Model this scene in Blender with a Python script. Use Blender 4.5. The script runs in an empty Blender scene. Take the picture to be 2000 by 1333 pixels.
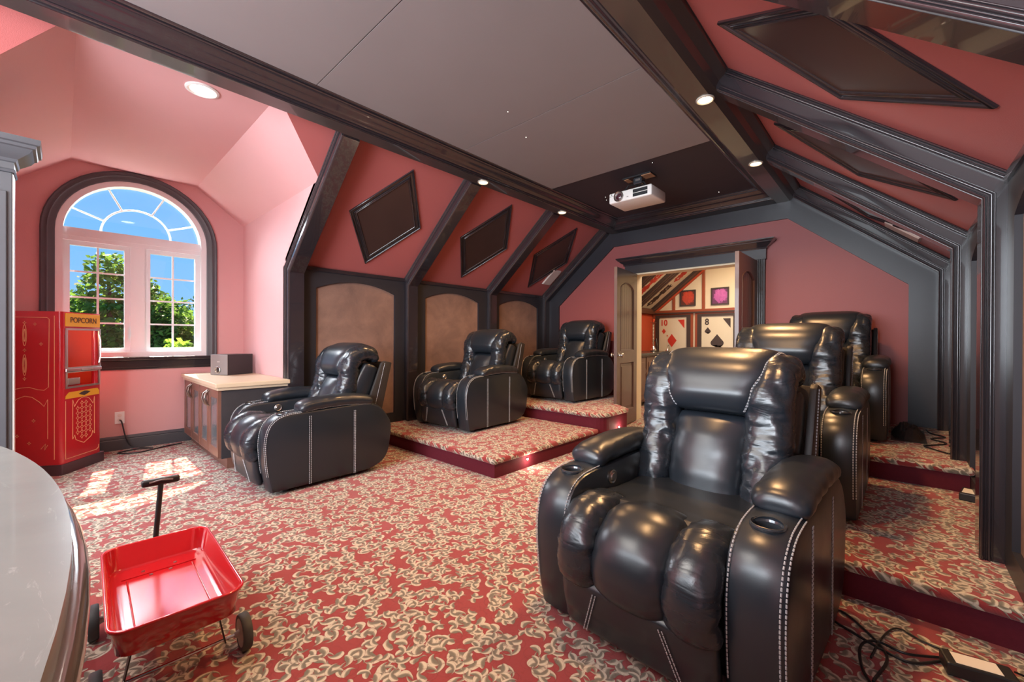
import bpy, bmesh, math, random
from mathutils import Vector, Matrix, noise
from mathutils.geometry import tessellate_polygon
random.seed(7)
PI = math.pi
S = bpy.context.scene
COL = S.collection
# ------------------------------------------------------------ camera
F_PX, W_PX = 811.73, 2000.0
yaw, pitch, roll = math.radians(-42.772), math.radians(-.188), math.radians(.226)
fw = Vector((math.sin(yaw)*math.cos(pitch), math.cos(yaw)*math.cos(pitch), math.sin(pitch)))
rt = Vector((math.cos(yaw), -math.sin(yaw), 0)); up = rt.cross(fw)
r2 = rt*math.cos(roll)+up*math.sin(roll); u2 = -rt*math.sin(roll)+up*math.cos(roll)
cam = bpy.data.objects.new('camera', bpy.data.cameras.new('camera')); COL.objects.link(cam)
cam.matrix_world = Matrix(((r2.x, u2.x, -fw.x, 0), (r2.y, u2.y, -fw.y, 0), (r2.z, u2.z, -fw.z, 1.12), (0, 0, 0, 1)))
cam.data.sensor_width = 36; cam.data.lens = 36*F_PX/W_PX; cam.data.clip_start = .02; cam.data.clip_end = 500
S.camera = cam
# ------------------------------------------------------------ view and world
S.view_settings.view_transform = 'Standard'; S.view_settings.look = 'None'
S.view_settings.gamma = 1; S.view_settings.use_curve_mapping = False
S.view_settings.exposure = 0.0
world = bpy.data.worlds.new('world'); S.world = world; world.use_nodes = True
wn = world.node_tree.nodes; wl = world.node_tree.links; wn.clear()
w_out = wn.new('ShaderNodeOutputWorld'); w_bg = wn.new('ShaderNodeBackground'); w_bg.inputs[1].default_value = 1.15
w_tc = wn.new('ShaderNodeTexCoord'); w_sp = wn.new('ShaderNodeSeparateXYZ'); w_cr = wn.new('ShaderNodeValToRGB')
w_cr.color_ramp.elements[0].position = 0.0; w_cr.color_ramp.elements[0].color = (.30, .62, 1.0, 1)
w_cr.color_ramp.elements[1].position = .45; w_cr.color_ramp.elements[1].color = (.10, .42, 1.0, 1)
wl.new(w_tc.outputs['Generated'], w_sp.inputs[0]); wl.new(w_sp.outputs['Z'], w_cr.inputs[0])
wl.new(w_cr.outputs[0], w_bg.inputs[0]); wl.new(w_bg.outputs[0], w_out.inputs[0])

def light(name, kind, loc, energy, color=(1, 1, 1), direction=None, **kw):
    d = bpy.data.lights.new(name, kind); d.energy = energy; d.color = color
    for k, v in kw.items(): setattr(d, k, v)
    o = bpy.data.objects.new(name, d); COL.objects.link(o); o.location = loc
    if direction: o.rotation_euler = Vector(direction).to_track_quat('-Z', 'Y').to_euler()
    return o
light('sun', 'SUN', (-12, 2, 14), 24.0, (1, .78, .52), (.80, -.11, -1.0), angle=.006)
# daylight from the glazed screen end of the room behind the camera
light('rear_window_light', 'AREA', (-1.9, -2.75, 1.55), 330, (.86, .93, 1.0), (0, 1, -.02), shape='RECTANGLE', size=3.2, size_y=1.9)
light('rear_ceiling_fill', 'AREA', (-2.0, -1.0, 2.72), 90, (1, .94, .86), (0, .1, -1), shape='RECTANGLE', size=1.4, size_y=1.8)  # added soft fill under the ceiling, no fixture there
light('rear_side_fill', 'AREA', (-.5, -2.6, 1.6), 125, (.88, .94, 1.0), (-1, .72, .02), shape='RECTANGLE', size=1.3, size_y=1.7)  # added fill aimed at the dormer, no window of its own
# skylight glow through the dormer window (placed outside above the glass)
light('dormer_sky_light', 'AREA', (-6.9, .5, 3.6), 800, (.88, .94, 1.0), (1, 0, -1.15), shape='RECTANGLE', size=2.6, size_y=2.0)

# ------------------------------------------------------------ node helpers
class NT:
    def __init__(s, name, base=(.5, .5, .5), rough=.5, spec=.5, metal=0, coat=0):
        s.m = bpy.data.materials.new(name); s.m.use_nodes = True; s.t = s.m.node_tree; s.n = s.t.nodes; s.l = s.t.links
        s.b = s.n['Principled BSDF']; s.out = s.n['Material Output']
        s.b.inputs['Base Color'].default_value = (*base, 1); s.b.inputs['Roughness'].default_value = rough
        s.b.inputs['Specular IOR Level'].default_value = spec; s.b.inputs['Metallic'].default_value = metal
        s.b.inputs['Coat Weight'].default_value = coat
    def set(s, inp, v):
        if isinstance(v, (int, float)): inp.default_value = v
        elif isinstance(v, (tuple, list)): inp.default_value = v
        else: s.l.new(v, inp)
    def math(s, op, a, b=None, c=None, clamp=False):
        n = s.n.new('ShaderNodeMath'); n.operation = op; n.use_clamp = clamp; s.set(n.inputs[0], a)
        if b is not None: s.set(n.inputs[1], b)
        if c is not None: s.set(n.inputs[2], c)
        return n.outputs[0]
    def vm(s, op, a, b=None, scale=None, out=0):
        n = s.n.new('ShaderNodeVectorMath'); n.operation = op; s.set(n.inputs[0], a)
        if b is not None: s.set(n.inputs[1], b)
        if scale is not None: s.set(n.inputs['Scale'], scale)
        return n.outputs['Value'] if op in ('LENGTH', 'DOT_PRODUCT', 'DISTANCE') else n.outputs[0]
    def coord(s, kind='Object'):
        return s.n.new('ShaderNodeTexCoord').outputs[kind]
    def pos(s): return s.n.new('ShaderNodeNewGeometry').outputs['Position']
    def scaled(s, v, sc):
        n = s.n.new('ShaderNodeMapping'); s.set(n.inputs[0], v); n.inputs['Scale'].default_value = sc; return n.outputs[0]
    def noise(s, v, scale, detail=3, rough=.55, dist=0, col=False):
        n = s.n.new('ShaderNodeTexNoise'); s.set(n.inputs['Vector'], v); n.inputs['Scale'].default_value = scale
        n.inputs['Detail'].default_value = detail; n.inputs['Roughness'].default_value = rough; n.inputs['Distortion'].default_value = dist
        return n.outputs['Color' if col else 'Fac']
    def mix(s, f, a, b):
        n = s.n.new('ShaderNodeMix'); n.data_type = 'RGBA'; s.set(n.inputs[0], f)
        for i, v in ((6, a), (7, b)):
            if isinstance(v, tuple): n.inputs[i].default_value = (*v[:3], 1)
            else: s.l.new(v, n.inputs[i])
        return n.outputs[2]
    def ramp(s, f, stops):
        n = s.n.new('ShaderNodeValToRGB'); e = n.color_ramp.elements; s.set(n.inputs[0], f)
        while len(e) < len(stops): e.new(.5)
        for x, (p, c) in zip(e, stops): x.position = p; x.color = (*c, 1)
        return n.outputs[0]
    def base(s, v): s.l.new(v, s.b.inputs['Base Color'])
    def rough(s, v): s.l.new(v, s.b.inputs['Roughness'])
    def bump(s, h, dist=.002, strength=1):
        n = s.n.new('ShaderNodeBump'); s.set(n.inputs['Height'], h); n.inputs['Distance'].default_value = dist; n.inputs['Strength'].default_value = strength
        s.l.new(n.outputs[0], s.b.inputs['Normal'])

MATS = {}
def plain(name, base, rough=.5, spec=.5, metal=0, coat=0, var=.06, nscale=6, bump=0, bscale=120):
    if name in MATS: return MATS[name]
    t = NT(name, base, rough, spec, metal, coat)
    v = t.coord()
    f = t.noise(v, nscale, 4)
    a = tuple(c*(1-var) for c in base); b = tuple(min(1, c*(1+var)) for c in base)
    t.base(t.mix(f, a, b))
    if bump: t.bump(t.noise(v, bscale, 3), bump)
    MATS[name] = t.m
    return t.m
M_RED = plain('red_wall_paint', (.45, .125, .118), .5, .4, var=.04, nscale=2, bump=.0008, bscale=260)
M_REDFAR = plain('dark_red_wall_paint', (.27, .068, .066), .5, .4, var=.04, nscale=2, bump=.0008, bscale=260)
M_REDLIT = plain('daylit_red_wall_paint', (.68, .37, .37), .55, .35, var=.03, nscale=2, bump=.0008, bscale=260)  # wall red paled so the dormer's strong daylight is in the colour
M_TRIM = plain('espresso_trim', (.026, .021, .025), .2, .6, coat=.7, var=.1, nscale=6)
M_SLATE = plain('slate_grey_paint', (.075, .078, .088), .4, .5, var=.1)
M_BAND = plain('espresso_flat_board', (.024, .023, .029), .38, .4, var=.12, nscale=10)
M_CEILB = plain('grey_ceiling_board', (.27, .24, .24), .5, .4, var=.06, nscale=2.5)
M_CEIL = plain('dark_ceiling_paint', (.045, .036, .044), .6, .3, var=.1)
M_BEAM = plain('semi_gloss_beam_board', (.052, .044, .042), .3, .6, coat=.5)
M_WHITE = plain('white_vinyl', (.82, .86, .88), .35, .5, var=.02)
M_WPLAS = plain('white_plastic', (.78, .76, .73), .4, .5, var=.03)
M_BLKPL = plain('black_plastic', (.018, .018, .02), .4, .5)
M_CHROME = plain('chrome', (.72, .72, .72), .12, .5, metal=1)
M_STEEL = plain('brushed_metal', (.5, .48, .46), .3, .5, metal=1)
M_PEWTER = plain('pewter_pull', (.35, .31, .28), .3, .5, metal=1)
M_RISER = plain('burgundy_riser', (.10, .010, .020), .75, .2, var=.15, nscale=60, bump=.001, bscale=500)
M_COUNTER2 = plain('dark_counter', (.05, .045, .04), .25)
M_CREAM = plain('cream_paint', (.72, .62, .45), .6, .3, var=.03)
M_ORANGE = plain('orange_red_paint', (.50, .075, .03), .55, .3)
M_BRTRIM = plain('brown_trim', (.10, .035, .018), .35)
M_SPADE = plain('dark_brown_print', (.05, .032, .028), .6)
M_REDPR = plain('red_print', (.55, .04, .02), .6)
M_IVORY = plain('ivory_card', (.70, .62, .47), .6, var=.02)
M_WOODLIGHT = None

def leather(name, base):
    t = NT(name, base, .3, .6)
    v = t.coord()
    n1 = t.noise(v, 300, 2); n2 = t.noise(v, 5, 3, .5, .4)
    t.rough(t.math('MULTIPLY_ADD', n2, .16, .24))
    h = t.math('MULTIPLY_ADD', n1, .05, t.math('MULTIPLY', n2, .5))
    t.bump(h, .004, .5)
    MATS[name] = t.m; return t.m
M_LEA = leather('black_leather', (.014, .019, .026))
def leather_crease(name):
    t = NT(name, (.014, .019, .026), .27, .65)
    v = t.scaled(t.coord(), (1.8, 5, 8))
    n1 = t.noise(v, 2.0, 3, .5, .8)
    n2 = t.noise(t.coord(), 260, 2)
    t.rough(t.math('MULTIPLY_ADD', n1, .15, .20))
    t.bump(t.math('MULTIPLY_ADD', n2, .03, n1), .012, .55)
    MATS[name] = t.m; return t.m
M_LEAC = leather_crease('creased_black_leather')
M_SHELL = plain('black_vinyl_shell', (.030, .027, .026), .45, .4, bump=.0005, bscale=400)
M_THREAD = plain('grey_thread', (.42, .43, .45), .7, .2)

def suede():
    t = NT('brown_suede', (.2, .1, .06), .8, .15)
    v = t.pos(); n = t.noise(v, 2.6, 6, .62, .4); n2 = t.noise(v, 130, 3)
    c = t.ramp(n, [(.3, (.15, .092, .078)), (.5, (.235, .14, .11)), (.72, (.33, .20, .155))])
    t.base(t.mix(t.math('MULTIPLY', n2, .45), c, (.17, .11, .09))); t.bump(n2, .0015)
    return t.m
M_SUEDE = suede()

def carpet():
    t = NT('scroll_leaf_carpet', (.3, .02, .02), .95, .08)
    P = t.pos()
    wob = t.noise(P, 7, 2, col=True)
    zs = t.n.new('ShaderNodeSeparateXYZ'); t.l.new(P, zs.inputs[0]); zc = t.n.new('ShaderNodeCombineXYZ'); zz = t.math('MULTIPLY', zs.outputs[2], .75); t.l.new(zz, zc.inputs[0]); t.l.new(zz, zc.inputs[1])
    P0 = t.vm('MULTIPLY', t.vm('ADD', t.vm('ADD', P, zc.outputs[0]), t.vm('SCALE', t.vm('SUBTRACT', wob, (.5, .5, .5)), scale=.03)), (1, 1, 0))
    n = t.noise(P, 900, 2)
    n_mid = t.noise(P, 60, 3)
    red = t.mix(n, (.25, .030, .034), (.38, .055, .058))
    col = red; hgt = None
    def rot(v, ang):
        r = t.n.new('ShaderNodeVectorRotate'); r.rotation_type = 'Z_AXIS'; t.set(r.inputs['Vector'], v); t.set(r.inputs['Angle'], ang); return r.outputs[0]
    def crescent(q, cx, cy, R, ax, ay, cl, w):
        # tapering arc: centre c, radius R, middle direction a, cosine limit cl, half width w
        d0 = t.vm('SUBTRACT', q, (cx, cy, 0)); L = t.vm('LENGTH', d0)
        d = t.math('SUBTRACT', L, R)
        ct = t.math('DIVIDE', t.vm('DOT_PRODUCT', d0, (ax, ay, 0)), L)
        e = t.math('DIVIDE', t.math('SUBTRACT', ct, cl), 1-cl, clamp=True)
        sn = t.math('DIVIDE', t.vm('DOT_PRODUCT', d0, (-ay, ax, 0)), L)
        wd = t.math('MULTIPLY', t.math('MULTIPLY', t.math('POWER', e, .6), w*1.12), t.math('MULTIPLY_ADD', sn, .7, .85))
        return t.math('SUBTRACT', wd, t.math('ABSOLUTE', d)), t.math('DIVIDE', d, w)
    layers = [(7.6, (0, 0, 0), 0.75, 0), (8.6, (3.3, 1.7, 0), .75, 1), (10.4, (7.1, 4.9, 0), .8, 2)]
    for sc, off, rnd, k in layers:
        v = t.n.new('ShaderNodeTexVoronoi'); v.voronoi_dimensions = '2D'; v.feature = 'F1'
        q0 = t.vm('ADD', t.vm('SCALE', P0, scale=sc), off)
        t.set(v.inputs['Vector'], q0); v.inputs['Scale'].default_value = 1; v.inputs['Randomness'].default_value = rnd
        q = t.vm('SUBTRACT', q0, v.outputs['Position'])
        sep = t.n.new('ShaderNodeSeparateColor'); t.l.new(v.outputs['Color'], sep.inputs[0])
        q = rot(q, t.math('MULTIPLY', sep.outputs[0], 6.283))
        if k == 0:
            shapes = [(.0, .05, .26, .6, .8, -.3, .062), (.30, .0, .24, -.97, .2, .15, .105), (-.1, -.2, .22, -.8, -.6, .2, .11), (.12, -.34, .22, .1, .99, .3, .10), (-.22, .25, .2, .2, -.98, .2, .10)]
        elif k == 1:
            shapes = [(.05, -.12, .28, -.2, .98, -.1, .065), (-.28, .1, .24, .9, .42, .25, .11), (.22, .24, .24, .3, -.95, .2, .11), (-.1, -.32, .2, .4, .9, .25, .10)]
        else:
            shapes = [(.0, -.28, .3, .1, .99, .3, .13), (.05, .28, .26, .1, -.99, .3, .10), (-.32, .0, .3, .97, .2, .3, .09)]
        for sh in shapes:
            m, s_ = crescent(q, *sh)
            fac = t.math('MULTIPLY', m, 60, clamp=True)
            edge = t.math('MULTIPLY_ADD', s_, 1.6, .55, clamp=True)
            edge = t.math('MULTIPLY_ADD', t.math('SUBTRACT', n_mid, .5), .5, edge, clamp=True)
            leaf = t.ramp(edge, [(.0, (.17, .165, .13)), (.4, (.24, .225, .175)), (.72, (.37, .34, .27)), (1, (.64, .59, .48))])
            # a dark rim under each leaf
            rim = t.math('MULTIPLY', t.math('ADD', m, .022), 45, clamp=True)
            col = t.mix(t.math('MULTIPLY', rim, .30), col, (.13, .012, .015))
            col = t.mix(fac, col, leaf)
            hgt = fac if hgt is None else t.math('MAXIMUM', hgt, fac)
    col = t.mix(t.math('MULTIPLY', n, .35), col, t.mix(.5, col, (.12, .04, .035)))
    t.base(col)
    t.bump(t.math('MULTIPLY_ADD', hgt, .4, n), .004, .5)
    t.b.inputs['Sheen Weight'].default_value = .25
    return t.m
M_CARPET = carpet()

# ------------------------------------------------------------ mesh helpers
class MB:
    def __init__(s): s.v = []; s.f = []
    def add(s, vs, fs):
        o = len(s.v); s.v += [tuple(v) for v in vs]; s.f += [tuple(i+o for i in f) for f in fs]; return s
    def box(s, a, b):
        x0, y0, z0 = a; x1, y1, z1 = b
        return s.add([(x0, y0, z0), (x1, y0, z0), (x1, y1, z0), (x0, y1, z0), (x0, y0, z1), (x1, y0, z1), (x1, y1, z1), (x0, y1, z1)],
                     [(0, 3, 2, 1), (4, 5, 6, 7), (0, 1, 5, 4), (1, 2, 6, 5), (2, 3, 7, 6), (3, 0, 4, 7)])
    def obox(s, c, ax, ay, az):      # oriented box: centre, three half-axis vectors
        c, ax, ay, az = map(Vector, (c, ax, ay, az)); vs = []
        for k in (-1, 1):
            for i, j in ((-1, -1), (1, -1), (1, 1), (-1, 1)): vs.append(c+ax*i+ay*j+az*k)
        return s.add(vs, [(0, 3, 2, 1), (4, 5, 6, 7), (0, 1, 5, 4), (1, 2, 6, 5), (2, 3, 7, 6), (3, 0, 4, 7)])
    def slab(s, pts, off):           # polygon extruded by a vector
        n = len(pts); off = Vector(off); a = [Vector(p) for p in pts]; b = [p+off for p in a]
        return s.add(a+b, [tuple(range(n)), tuple(range(2*n-1, n-1, -1))]+[(i, i+n, (i+1) % n+n, (i+1) % n) for i in range(n)])
    def holed(s, outer, inners, off):
        off = Vector(off); loops = [[Vector(p) for p in outer]]+[[Vector(p) for p in h] for h in inners]
        tris = tessellate_polygon(loops); flat = [p for l in loops for p in l]; n = len(flat)
        fs = [tuple(t) for t in tris]+[tuple(i+n for i in reversed(t)) for t in tris]; k = 0
        for l in loops:
            m = len(l)
            fs += [(k+i, k+(i+1) % m, k+(i+1) % m+n, k+i+n) for i in range(m)]; k += m
        return s.add(flat+[p+off for p in flat], fs)
    def tube(s, pts, r, seg=8, caps=True, closed=False):
        P = [Vector(p) for p in pts]; n = len(P); rs = r if isinstance(r, (list, tuple)) else [r]*n
        ref = None; rings = []
        for i, p in enumerate(P):
            if closed: d = P[(i+1) % n]-P[i-1]
            else: d = (P[min(i+1, n-1)]-P[max(i-1, 0)])
            d.normalize()
            if ref is None: ref = d.orthogonal().normalized()
            ref = (ref-d*ref.dot(d)); ref = ref.normalized() if ref.length > 1e-6 else d.orthogonal().normalized()
            b = d.cross(ref)
            rings.append([p+(ref*math.cos(2*PI*k/seg)+b*math.sin(2*PI*k/seg))*rs[i] for k in range(seg)])
        vs = [v for r_ in rings for v in r_]; fs = []
        for i in range(n if closed else n-1):
            j = (i+1) % n
            for k in range(seg): fs.append((i*seg+k, i*seg+(k+1) % seg, j*seg+(k+1) % seg, j*seg+k))
        if caps and not closed: fs += [tuple(range(seg-1, -1, -1)), tuple(range((n-1)*seg, n*seg))]
        return s.add(vs, fs)
    def lathe(s, prof, c=(0, 0, 0), axis='Z', seg=24):
        vs = []; fs = []
        for r, h in prof:
            for k in range(seg):
                a = 2*PI*k/seg; x, y = r*math.cos(a), r*math.sin(a)
                p = {'Z': (x, y, h), 'Y': (x, h, y), 'X': (h, x, y)}[axis]
                vs.append((p[0]+c[0], p[1]+c[1], p[2]+c[2]))
        for i in range(len(prof)-1):
            for k in range(seg): fs.append((i*seg+k, i*seg+(k+1) % seg, (i+1)*seg+(k+1) % seg, (i+1)*seg+k))
        fs += [tuple(range(seg-1, -1, -1)), tuple(range((len(prof)-1)*seg, len(prof)*seg))]
        return s.add(vs, fs)
    def sweep(s, path, prof, U, V=None, closed=False):
        """mitred sweep: path points in a plane with normal U; prof = [(n, u)], n towards the in-plane left normal, u along U"""
        P = [Vector(p) for p in path]; U = Vector(U).normalized(); n = len(P); m = len(prof); vs = []
        for i in range(n):
            if closed: a, b = P[i]-P[i-1], P[(i+1) % n]-P[i]
            else:
                a = P[i]-P[i-1] if i else P[1]-P[0]; b = P[i+1]-P[i] if i < n-1 else P[-1]-P[-2]
            a = a.normalized(); b = b.normalized(); na = U.cross(a); nb = U.cross(b); mt = (na+nb)
            mt = mt/ (1+na.dot(nb)) if (1+na.dot(nb)) > 1e-3 else na
            for q, w in prof: vs.append(P[i]+mt*q+U*w)
        fs = []
        for i in range(n if closed else n-1):
            j = (i+1) % n
            for k in range(m): fs.append((i*m+k, i*m+(k+1) % m, j*m+(k+1) % m, j*m+k))
        if not closed: fs += [tuple(range(m-1, -1, -1)), tuple(range((n-1)*m, n*m))]
        return s.add(vs, fs)
    def build(s, name, mat, parent=None, smooth=0, bevel=0, bseg=2, **props):
        me = bpy.data.meshes.new(name); me.from_pydata(s.v, [], s.f)
        bm = bmesh.new(); bm.from_mesh(me)
        if bevel:
            bmesh.ops.remove_doubles(bm, verts=bm.verts, dist=1e-5)
            bm.normal_update()
            es = [e for e in bm.edges if len(e.link_faces) == 2 and e.calc_face_angle(0) > .5]
            bmesh.ops.bevel(bm, geom=es, offset=bevel, segments=bseg, profile=.5, affect='EDGES', clamp_overlap=True)
        bmesh.ops.recalc_face_normals(bm, faces=bm.faces)
        bm.to_mesh(me); bm.free()
        if mat: me.materials.append(mat)
        if smooth:
            for p in me.polygons: p.use_smooth = True
            me.set_sharp_from_angle(angle=math.radians(smooth))
        o = bpy.data.objects.new(name, me); COL.objects.link(o); o.parent = parent
        for k, v in props.items(): o[k] = v
        return o
def B(a, b): return MB().box(a, b)
def thing(name, label, cat, loc=(0, 0, 0), rz=0, group=None):
    o = bpy.data.objects.new(name, None); COL.objects.link(o); o.location = loc; o.rotation_euler = (0, 0, rz); o.empty_display_size = .1
    o['label'] = label; o['category'] = cat
    if group: o['group'] = group
    return o
def tag(o, label, cat, group=None):
    o['label'] = label; o['category'] = cat
    if group: o['group'] = group
    return o
def struct(o): o['kind'] = 'structure'; return o
def dup(root, loc, rz, label, group=None):
    r = root.copy(); COL.objects.link(r); r.location = loc; r.rotation_euler = (0, 0, rz); r['label'] = label
    if group: r['group'] = group
    for ch in root.children:
        c = ch.copy(); COL.objects.link(c); c.parent = r
        for g in ch.children:
            d = g.copy(); COL.objects.link(d); d.parent = c
    return r
def text_mesh(txt, size, depth, name, mat, parent, loc, rot, font_scale_x=1.0, bold=0):
    cu = bpy.data.curves.new(name, 'FONT'); cu.body = txt; cu.size = size; cu.extrude = depth; cu.align_x = 'CENTER'; cu.align_y = 'CENTER'; cu.offset = bold
    tmp = bpy.data.objects.new('tmp_text', cu); COL.objects.link(tmp)
    dg = bpy.context.evaluated_depsgraph_get(); me = bpy.data.meshes.new_from_object(tmp.evaluated_get(dg)); me.name = name
    bpy.data.objects.remove(tmp); bpy.data.curves.remove(cu)
    for v in me.vertices: v.co.x *= font_scale_x
    me.materials.clear(); me.materials.append(mat)
    o = bpy.data.objects.new(name, me); COL.objects.link(o); o.parent = parent; o.location = loc; o.rotation_euler = rot
    return o

def beads(spec, base=0.0):
    '''half-round beads: (start, width, height) along n; returns a closed profile resting on u = base'''
    p = [(spec[0][0], base)]
    for a, w_, h in spec:
        for i in range(7): t_ = PI*i/6; p.append((a+w_/2-w_/2*math.cos(t_), base+.002+h*math.sin(t_)))
    p.append((spec[-1][0]+spec[-1][1], base)); return p
RIBP = [(0, .013, .013), (.0145, .006, .006), (.022, .012, .010), (.0355, .005, .004)]
# ------------------------------------------------------------ room dimensions
CX = -1.96; HW = 2.335; KZ = 1.83; SX = 1.229; SZ = 2.755      # slope from (CX+-HW, KZ) to (CX+-SX, SZ)
FY = 5.46; YB = -3.0; CEIL = 2.78; SOF = 2.66
WL, WR = CX-HW, CX+HW
SLP = (SZ-KZ)/(HW-SX)
def slope_z(x): return KZ+(HW-abs(x-CX))*SLP
DY0, DY1, DYC0, DYC1, DZ, DZW, DX = -.38, 1.46, .05, 1.01, 2.80, 2.45, -5.71

# floor
struct(MB().box((-5.85, YB, -.06), (.6, FY+.1, 0)).build('floor', M_CARPET))
# left wall: vertical parts
struct(MB().box((WL-.1, DY1, 0), (WL, FY+.1, KZ)).box((WL-.1, YB, 0), (WL, DY0, KZ)).build('wall_left', M_RED))
nl = Vector((-SLP, 0, 1)).normalized()*.08
xs = CX-SX+.14
w = MB()
w.slab([(WL, DY1, KZ), (WL, FY+.1, KZ), (xs, FY+.1, slope_z(xs)), (xs, DY1, slope_z(xs))], nl)
w.slab([(WL, YB, KZ), (WL, DY0, KZ), (xs, DY0, slope_z(xs)), (xs, YB, slope_z(xs))], nl)
xw = WL+(DZW-KZ)/SLP
xz = WL+(DZ-KZ)/SLP
w.slab([(xw, DY1, DZW), (xs, DY1, slope_z(xs)), (xs, DYC1, slope_z(xs)), (xz, DYC1, DZ)], nl)
w.slab([(xw, DY0, DZW), (xs, DY0, slope_z(xs)), (xs, DYC0, slope_z(xs)), (xz, DYC0, DZ)], nl)
struct(w.build('wall_left_slope', M_RED))
# right wall
struct(MB().box((WR, YB, 0), (WR+.1, FY+.1, KZ)).build('wall_right', M_RED))
nr = Vector((SLP, 0, 1)).normalized()*.08; xr = CX+SX-.14
struct(MB().slab([(WR, YB, KZ), (WR, FY+.1, KZ), (xr, FY+.1, slope_z(xr)), (xr, YB, slope_z(xr))], nr).build('wall_right_slope', M_RED))
# far wall with the double doorway
DW, DH = .735, 2.05
def gable(y, x0=WL-.1, x1=WR+.1): return [(x0, y, 0), (x1, y, 0), (x1, y, KZ), (CX+SX, y, CEIL+.1), (CX-SX, y, CEIL+.1), (x0, y, KZ)]
outer = [(WL-.1, FY, 0), (CX-DW, FY, 0), (CX-DW, FY, DH), (CX+DW, FY, DH), (CX+DW, FY, 0), (WR+.1, FY, 0), (WR+.1, FY, KZ), (CX+SX, FY, CEIL+.1), (CX-SX, FY, CEIL+.1), (WL-.1, FY, KZ)]
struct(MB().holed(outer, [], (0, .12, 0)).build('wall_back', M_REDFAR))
# rear wall behind the camera with a wide glazed opening
ro = [(-4.4, YB, 0), (WR+.1, YB, 0), (WR+.1, YB, 2.9), (-4.4, YB, 2.9)]
ri = [(-3.6, YB, .55), (-.3, YB, .55), (-.3, YB, 2.5), (-3.6, YB, 2.5)]
struct(MB().holed(ro, [ri], (0, -.12, 0)).build('wall_front', M_RED))
# ceiling
struct(MB().box((CX-SX-.05, YB, CEIL), (CX+SX+.05, FY+.1, CEIL+.08)).build('ceiling', M_CEIL))
ceil = bpy.data.objects['ceiling']
for y0, y1 in ((-1.31, -.1), (-.094, 1.12), (1.126, 2.38), (2.386, 3.64)):
    MB().box((CX-.87, y0, CEIL-.006), (CX+.87, y1, CEIL)).build('panel', M_CEILB, ceil)

# dormer shell
def dslab(pts, off): return MB().slab(pts, off)
t_ = .05
def xslope(z): return WL+(z-KZ)/SLP
struct(dslab([(DX, DY1, 0), (WL, DY1, 0), (WL, DY1, KZ), (xslope(DZW), DY1, DZW), (DX, DY1, DZW)], (0, t_, 0)).build('wall_dormer_right', M_REDLIT))
struct(dslab([(DX, DY0, 0), (WL, DY0, 0), (WL, DY0, KZ), (xslope(DZW), DY0, DZW), (DX, DY0, DZW)], (0, -t_, 0)).build('wall_dormer_left', M_REDLIT))
xe = CX-SX+.14
d = MB()
d.slab([(DX, DYC0, DZ), (DX, DYC1, DZ), (xe, DYC1, DZ), (xe, DYC0, DZ)], (0, 0, t_))
d.slab([(DX, DY1, DZW), (DX, DYC1, DZ), (xslope(DZ), DYC1, DZ), (xslope(DZW), DY1, DZW)], (0, t_*.6, t_))
d.slab([(DX, DY0, DZW), (DX, DYC0, DZ), (xslope(DZ), DYC0, DZ), (xslope(DZW), DY0, DZW)], (0, -t_*.6, t_))
struct(d.build('ceiling_dormer', M_REDLIT))
WYC, WR_, WZ0, WZS = .525, .575, .93, 2.13
def arch(r, z0, x, zs=WZS, n=28, yc=WYC):
    return [(x, yc-r, z0)]+[(x, yc-r*math.cos(PI*i/n), zs+r*math.sin(PI*i/n)) for i in range(n+1)]+[(x, yc+r, z0)]
outer = [(DX, DY0-.05, 0), (DX, DY1+.05, 0), (DX, DY1+.05, DZW), (DX, DYC1+.01, DZ+.04), (DX, DYC0-.01, DZ+.04), (DX, DY0-.05, DZW)]
struct(MB().holed(outer, [arch(WR_, WZ0, DX)], (-.14, 0, 0)).build('wall_window', M_REDLIT))
# window
win = thing('window_1', '', ''); del win['label']; del win['category']; struct(win)
xg = DX-.085
def ringarch(r0, r1, z0, z1, x0, x1):
    m = MB(); a = arch(r1, z0, x0); b = arch(r0, z1, x0); m.holed(a, [b], (x1-x0, 0, 0)); return m
ringarch(.525, .5745, WZ0, WZ0+.05, DX-.11, DX+.006).build('window_frame', M_WHITE, win)
MB().box((DX-.10, WYC-.53, 2.05), (DX-.02, WYC+.53, 2.17)).box((DX-.10, WYC-.53, 2.09), (DX-.012, WYC+.53, 2.13)).build('transom', M_WHITE, win)
MB().box((DX-.10, WYC-.055, .97), (DX-.03, WYC+.055, 2.06)).build('mullion', M_WHITE, win)
for s in (-1, 1):
    y0, y1 = (WYC-.525, WYC-.055) if s < 0 else (WYC+.055, WYC+.525)
    sf = MB().holed([(DX-.095, y0, .98), (DX-.095, y1, .98), (DX-.095, y1, 2.05), (DX-.095, y0, 2.05)],
                    [[(DX-.095, y0+.045, 1.02), (DX-.095, y1-.045, 1.02), (DX-.095, y1-.045, 2.01), (DX-.095, y0+.045, 2.01)]], (.045, 0, 0)).build('sash', M_WHITE, win)
    yc = (y0+y1)/2
    MB().box((xg-.008, yc-.008, 1.02), (xg+.008, yc+.008, 2.01)).build('muntin', M_WHITE, sf)
    for k in range(1, 4): z = 1.02+.99*k/4; MB().box((xg-.007, y0+.04, z-.008), (xg+.007, y1-.04, z+.008)).build('muntin', M_WHITE, sf)
mm = MB(); mm.tube([(xg, WYC-.27*math.cos(PI*i/20), 2.17+.27*math.sin(PI*i/20)) for i in range(21)], .009, 6).build('fan_muntin', M_WHITE, win); mm = MB()
for a in (25, 65, 115, 155):
    c_, s_ = math.cos(math.radians(a)), math.sin(math.radians(a)); mm.tube([(xg, WYC+.27*c_, 2.17+.27*s_), (xg, WYC+.53*c_, 2.15+.53*s_)], .009, 6).build('fan_muntin', M_WHITE, win); mm = MB()
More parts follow.
